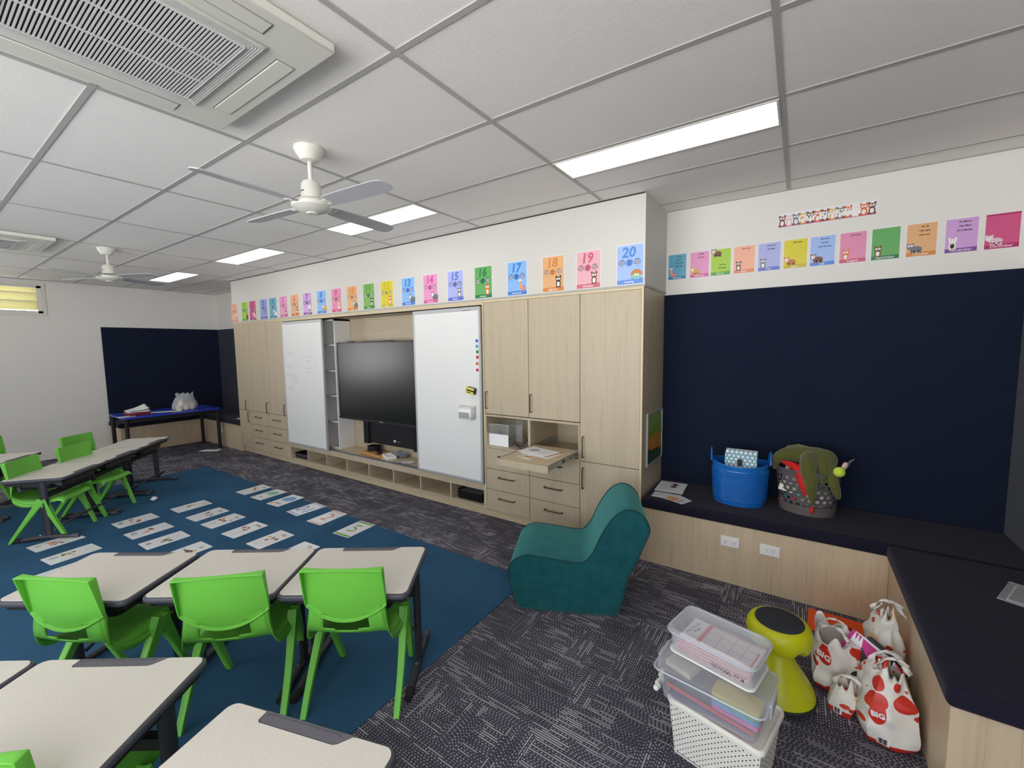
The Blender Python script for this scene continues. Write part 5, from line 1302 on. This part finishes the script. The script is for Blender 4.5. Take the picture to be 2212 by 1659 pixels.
# clear acrylic box, cables and card in the niche
nz = .7275
ac = thing('acrylic_box', 'clear acrylic box with a white card front in the left niche', 'box', (-2.375, 3.375, nz), R(2))
ACR = mat('acrylic', (235, 240, 244), .06, alpha=.10, coat=.6)
q = MB(); w_, d_, h_ = .112, .13, .21
q.box(-w_, w_, -d_, -d_+.003, 0, h_).box(-w_, w_, d_-.003, d_, 0, h_).box(-w_, -w_+.003, -d_, d_, 0, h_).box(w_-.003, w_, -d_, d_, 0, h_).box(-w_, w_, -d_, d_, 0, .003).box(-w_, w_, -d_, d_, h_-.003, h_)
q.build('panels', ACR, ac)
q = MB(); 
for s in (-1, 1):
    for s2 in (-1, 1): q.box(s*w_-.0015, s*w_+.0015, s2*d_-.0015, s2*d_+.0015, 0, h_)
q.box(-w_, w_, -d_-.001, -d_+.001, h_-.002, h_+.001).box(-w_, w_, d_-.001, d_+.001, h_-.002, h_+.001); q.build('edges', mat('acrylic_edge', (214, 220, 224), .2), ac)
MB().box(-w_, w_, -d_-.003, -d_-.0005, .0, .115).build('card_front', PAPER, ac)
MB().box(w_+.0, w_+.072, -.0, .003, .03, .19).build('side_flange', ACR, ac)
for i in range(3): MB().box(w_+.062, w_+.066, -.001, .0, .045+.06*i, .050+.06*i).build('screw_hole', INK, ac)
t = thing('magpie_figure', 'small black and white bird shaped clip inside the acrylic box', 'ornament', (-2.38, 3.30, nz+.105), rot=(0, R(-35), 0))
MB().ball((0,0,0), .022, 0, 8, (1.0, .6, 2.0)).build('body', BLACK, t); MB().ball((0,0,-.02), .014, 0, 8, (1.05, .7, 1.6)).build('belly', WHITE, t); P = [(-.03+.045*cos(a), .002, -.035+.02*sin(a)) for a in [i*.5 for i in range(14)]]; MB().tube(P, .003, 5).build('cord', BLACK, t)
t = thing('charging_lead', 'black power cord with plug from the acrylic box to the niche wall', 'cord', (0,0,0))
P = [(-2.235, 3.30, nz+.02), (-2.20, 3.27, nz+.05), (-2.17, 3.30, nz+.012), (-2.22, 3.33, nz+.008), (-2.16, 3.33, nz+.010), (-2.13, 3.40, nz+.07), (-2.10, 3.50, nz+.115), (-2.075, 3.60, nz+.128)]
MB().tube([interp(P, i/60) for i in range(61)], .0038, 6).build('cable', BLACK, t); MB().tube([(-2.078, 3.59, nz+.127), (-2.075, 3.64, nz+.133), (-2.075, 3.700, nz+.133)], [.008, .016, .018], 8).build('plug', BLACK, t)
q = MB(); 
t = thing('remote_pad', 'flat dark keypad lying at the front right of the left niche', 'keypad', (-2.095, 3.27, nz), R(-30)); MB().box(-.075, .075, -.028, .028, 0, .010).build('body', mat('keypad_grey', (82, 82, 84), .4), t, bevel=.003)
for i in range(5): MB().box(-.06+.026*i, -.042+.026*i, -.018, .018, .010, .0112).build('key_column', mat('key_light', (150, 150, 152), .4), t)
# sheets on the pulled out shelf
pz = .7905
def ex3(t):
    MB().disc(-.055, .01, .050, .050, .0012, 0, 8).build('printed_octagon', mat('lilac_print', (176, 176, 190), .5), t, fix=False)
    q = MB()
    for i in range(5): q.flat([(.02, .045-.022*i), (.11-.012*(i % 2), .045-.022*i), (.11-.012*(i % 2), .048-.022*i), (.02, .048-.022*i)], .0012)
    q.build('printed_lines', mat('print_grey', (170, 170, 176), .6), t, fix=False)
sheet('worksheet', 'white sheet with a grey octagon on the pulled out shelf', 'paper', -1.79, 3.02, pz+.0045, -12, .297, .21, PAPER, None, ex3, .002)
sheet('worksheet', 'tan edged sheet under the octagon sheet on the pulled out shelf', 'paper', -1.765, 3.035, pz+.002, -16, .297, .21, mat('tan_card', (190, 150, 116), .6), None, None, .002)
sheet('worksheet', 'lowest white sheet sticking out under the octagon sheet', 'paper', -1.75, 3.00, pz, -10, .297, .21, PAPER, None, None, .0015)
for k in range(3):
    def ex4(t, k=k):
        if k == 2: MB().flat([(-.03, -.03), (.05, -.03), (.05, .02), (-.03, .02)], .0012).build('printed_photo', mat('photo_orange', (214, 160, 96), .5), t, fix=False)
    sheet('photo_card', ['lower small photo card on the pulled out shelf', 'middle small photo card on the pulled out shelf', 'top small photo card on the pulled out shelf'][k], 'card', -1.80+.006*k, 2.845, pz+.001*k, -20+8*k, .145, .10, LAMN, 'small cards on the pulled out shelf', ex4)

# ---------------------------------------------------------------- blue table in the far left corner
tb = thing('table', 'royal blue table with black legs in the far left corner', 'table', (-8.62, 2.52, 0), R(0))
MB().prism(rrect(.80, 1.28, .04, 5), .676, .700).build('tabletop', BLUE, tb, bevel=.003)
MB().box(-.33, .33, -.57, -.55, .625, .676).box(-.33, .33, .55, .57, .625, .676).box(-.33, -.31, -.55, .55, .625, .676).box(.31, .33, -.55, .55, .625, .676).build('frame', BLACKM, tb)
for sx in (-1, 1):
    for sy in (-1, 1):
        l = MB().cyl((sx*.345, sy*.60, .012), (sx*.345, sy*.60, .676), .026, n=14).build('leg', BLACKM, tb); MB().cyl((sx*.345, sy*.60, .0), (sx*.345, sy*.60, .02), .031, n=14).build('foot', BLACK, l)
tz = .7005
t = thing('tray', 'dark red tray with white papers on the left end of the blue table', 'tray', (-8.50, 2.11, tz), R(5)); q = MB(); tapered(q, .21, .25, .02, .24, .29, .02, 0, .045); q.build('body', mat('dark_red_plastic', (120, 30, 40), .5), t, solid=.003)
for k in range(3):
    q = MB(); n_ = 8; q.grid(lambda u, v: ((u-.5)*.20, (v-.5)*.26, .05+.014*k+.03*sin(u*3+k)*v+(.05*v*v if k == 2 else 0)), n_, n_); q.build('paper', PAPER, t, solid=.001) if k < 2 else q.build('tissue', PAPER, t, solid=.001)
for k in range(4):
    sheet('worksheet', ['white papers on the blue table next to the red tray', 'overlapping white paper in the middle of the blue table', 'white paper near the plastic bag on the blue table', 'small white sheet at the front left corner of the blue table'][k], 'paper', (-8.56, -8.48, -8.44, -8.40)[k], (2.36, 2.46, 2.56, 1.955)[k], tz+.001*k*(k < 3)+.0002, (70, 80, 60, 85)[k], .20, .15, PAPER)
pbg = thing('plastic_bag', 'clear plastic bag of cream coloured cups on the blue table', 'bag', (-8.50, 2.73, tz))
m = MB(); N = 36; rows = [(.10, 0), (.155, .02), (.165, .07), (.155, .13), (.125, .20), (.10, .235), (.115, .27)]
V = []
for i, (r, z) in enumerate(rows):
    for j in range(N):
        a = 2*pi*j/N; k = 1+.18*noise.noise(Vector((cos(a)*2.5, sin(a)*2.5, z*9))); V.append((r*k*.85*cos(a), r*k*1.05*sin(a), max(.001, z+(.05*noise.noise(Vector((cos(a)*3, sin(a)*3, 5))) if i > 4 else 0))))
m.add(V, [(i*N+j, i*N+(j+1)%N, (i+1)*N+(j+1)%N, (i+1)*N+j) for i in range(len(rows)-1) for j in range(N)]); m.build('film', mat('bag_film', (226, 230, 236), .2, alpha=.38, coat=.4), pbg)
for k, (dx, dy, r_) in enumerate(((.03, -.09, 10), (.05, .0, -15), (.03, .09, 20), (-.05, -.05, 5), (-.05, .05, 5), (.0, -.05, 0))):
    t = thing('paper_cup', ['left cream cup', 'middle cream cup', 'right cream cup', 'rear left cream cup', 'rear right cream cup', 'upper cream cup'][k]+' inside the clear bag on the blue table', 'cup', (-8.50+dx, 2.73+dy, tz+.002 if k < 5 else tz+.085), rot=(0, 0, 0), group='cream cups in the clear bag')
    MB().lathe([(.028, 0), (.030, .002), (.040, .078), (.043, .080), (.038, .079), (.027, .004), (0, .004)], 18).build('cup', mat('cream_cup', (240, 222, 184), .5), t)
# papers on the short bench
sheet('booklet', 'white booklet lying on the short bench beside the far left cupboard', 'booklet', -7.86, 3.42, .5055, 12, .30, .21, PAPER, None, None, .008)
sheet('booklet', 'thin pale green booklet on top of the white one on the short bench', 'booklet', -7.82, 3.44, .514, -8, .28, .20, mat('pale_green_cover', (196, 206, 180), .5), None, None, .006)
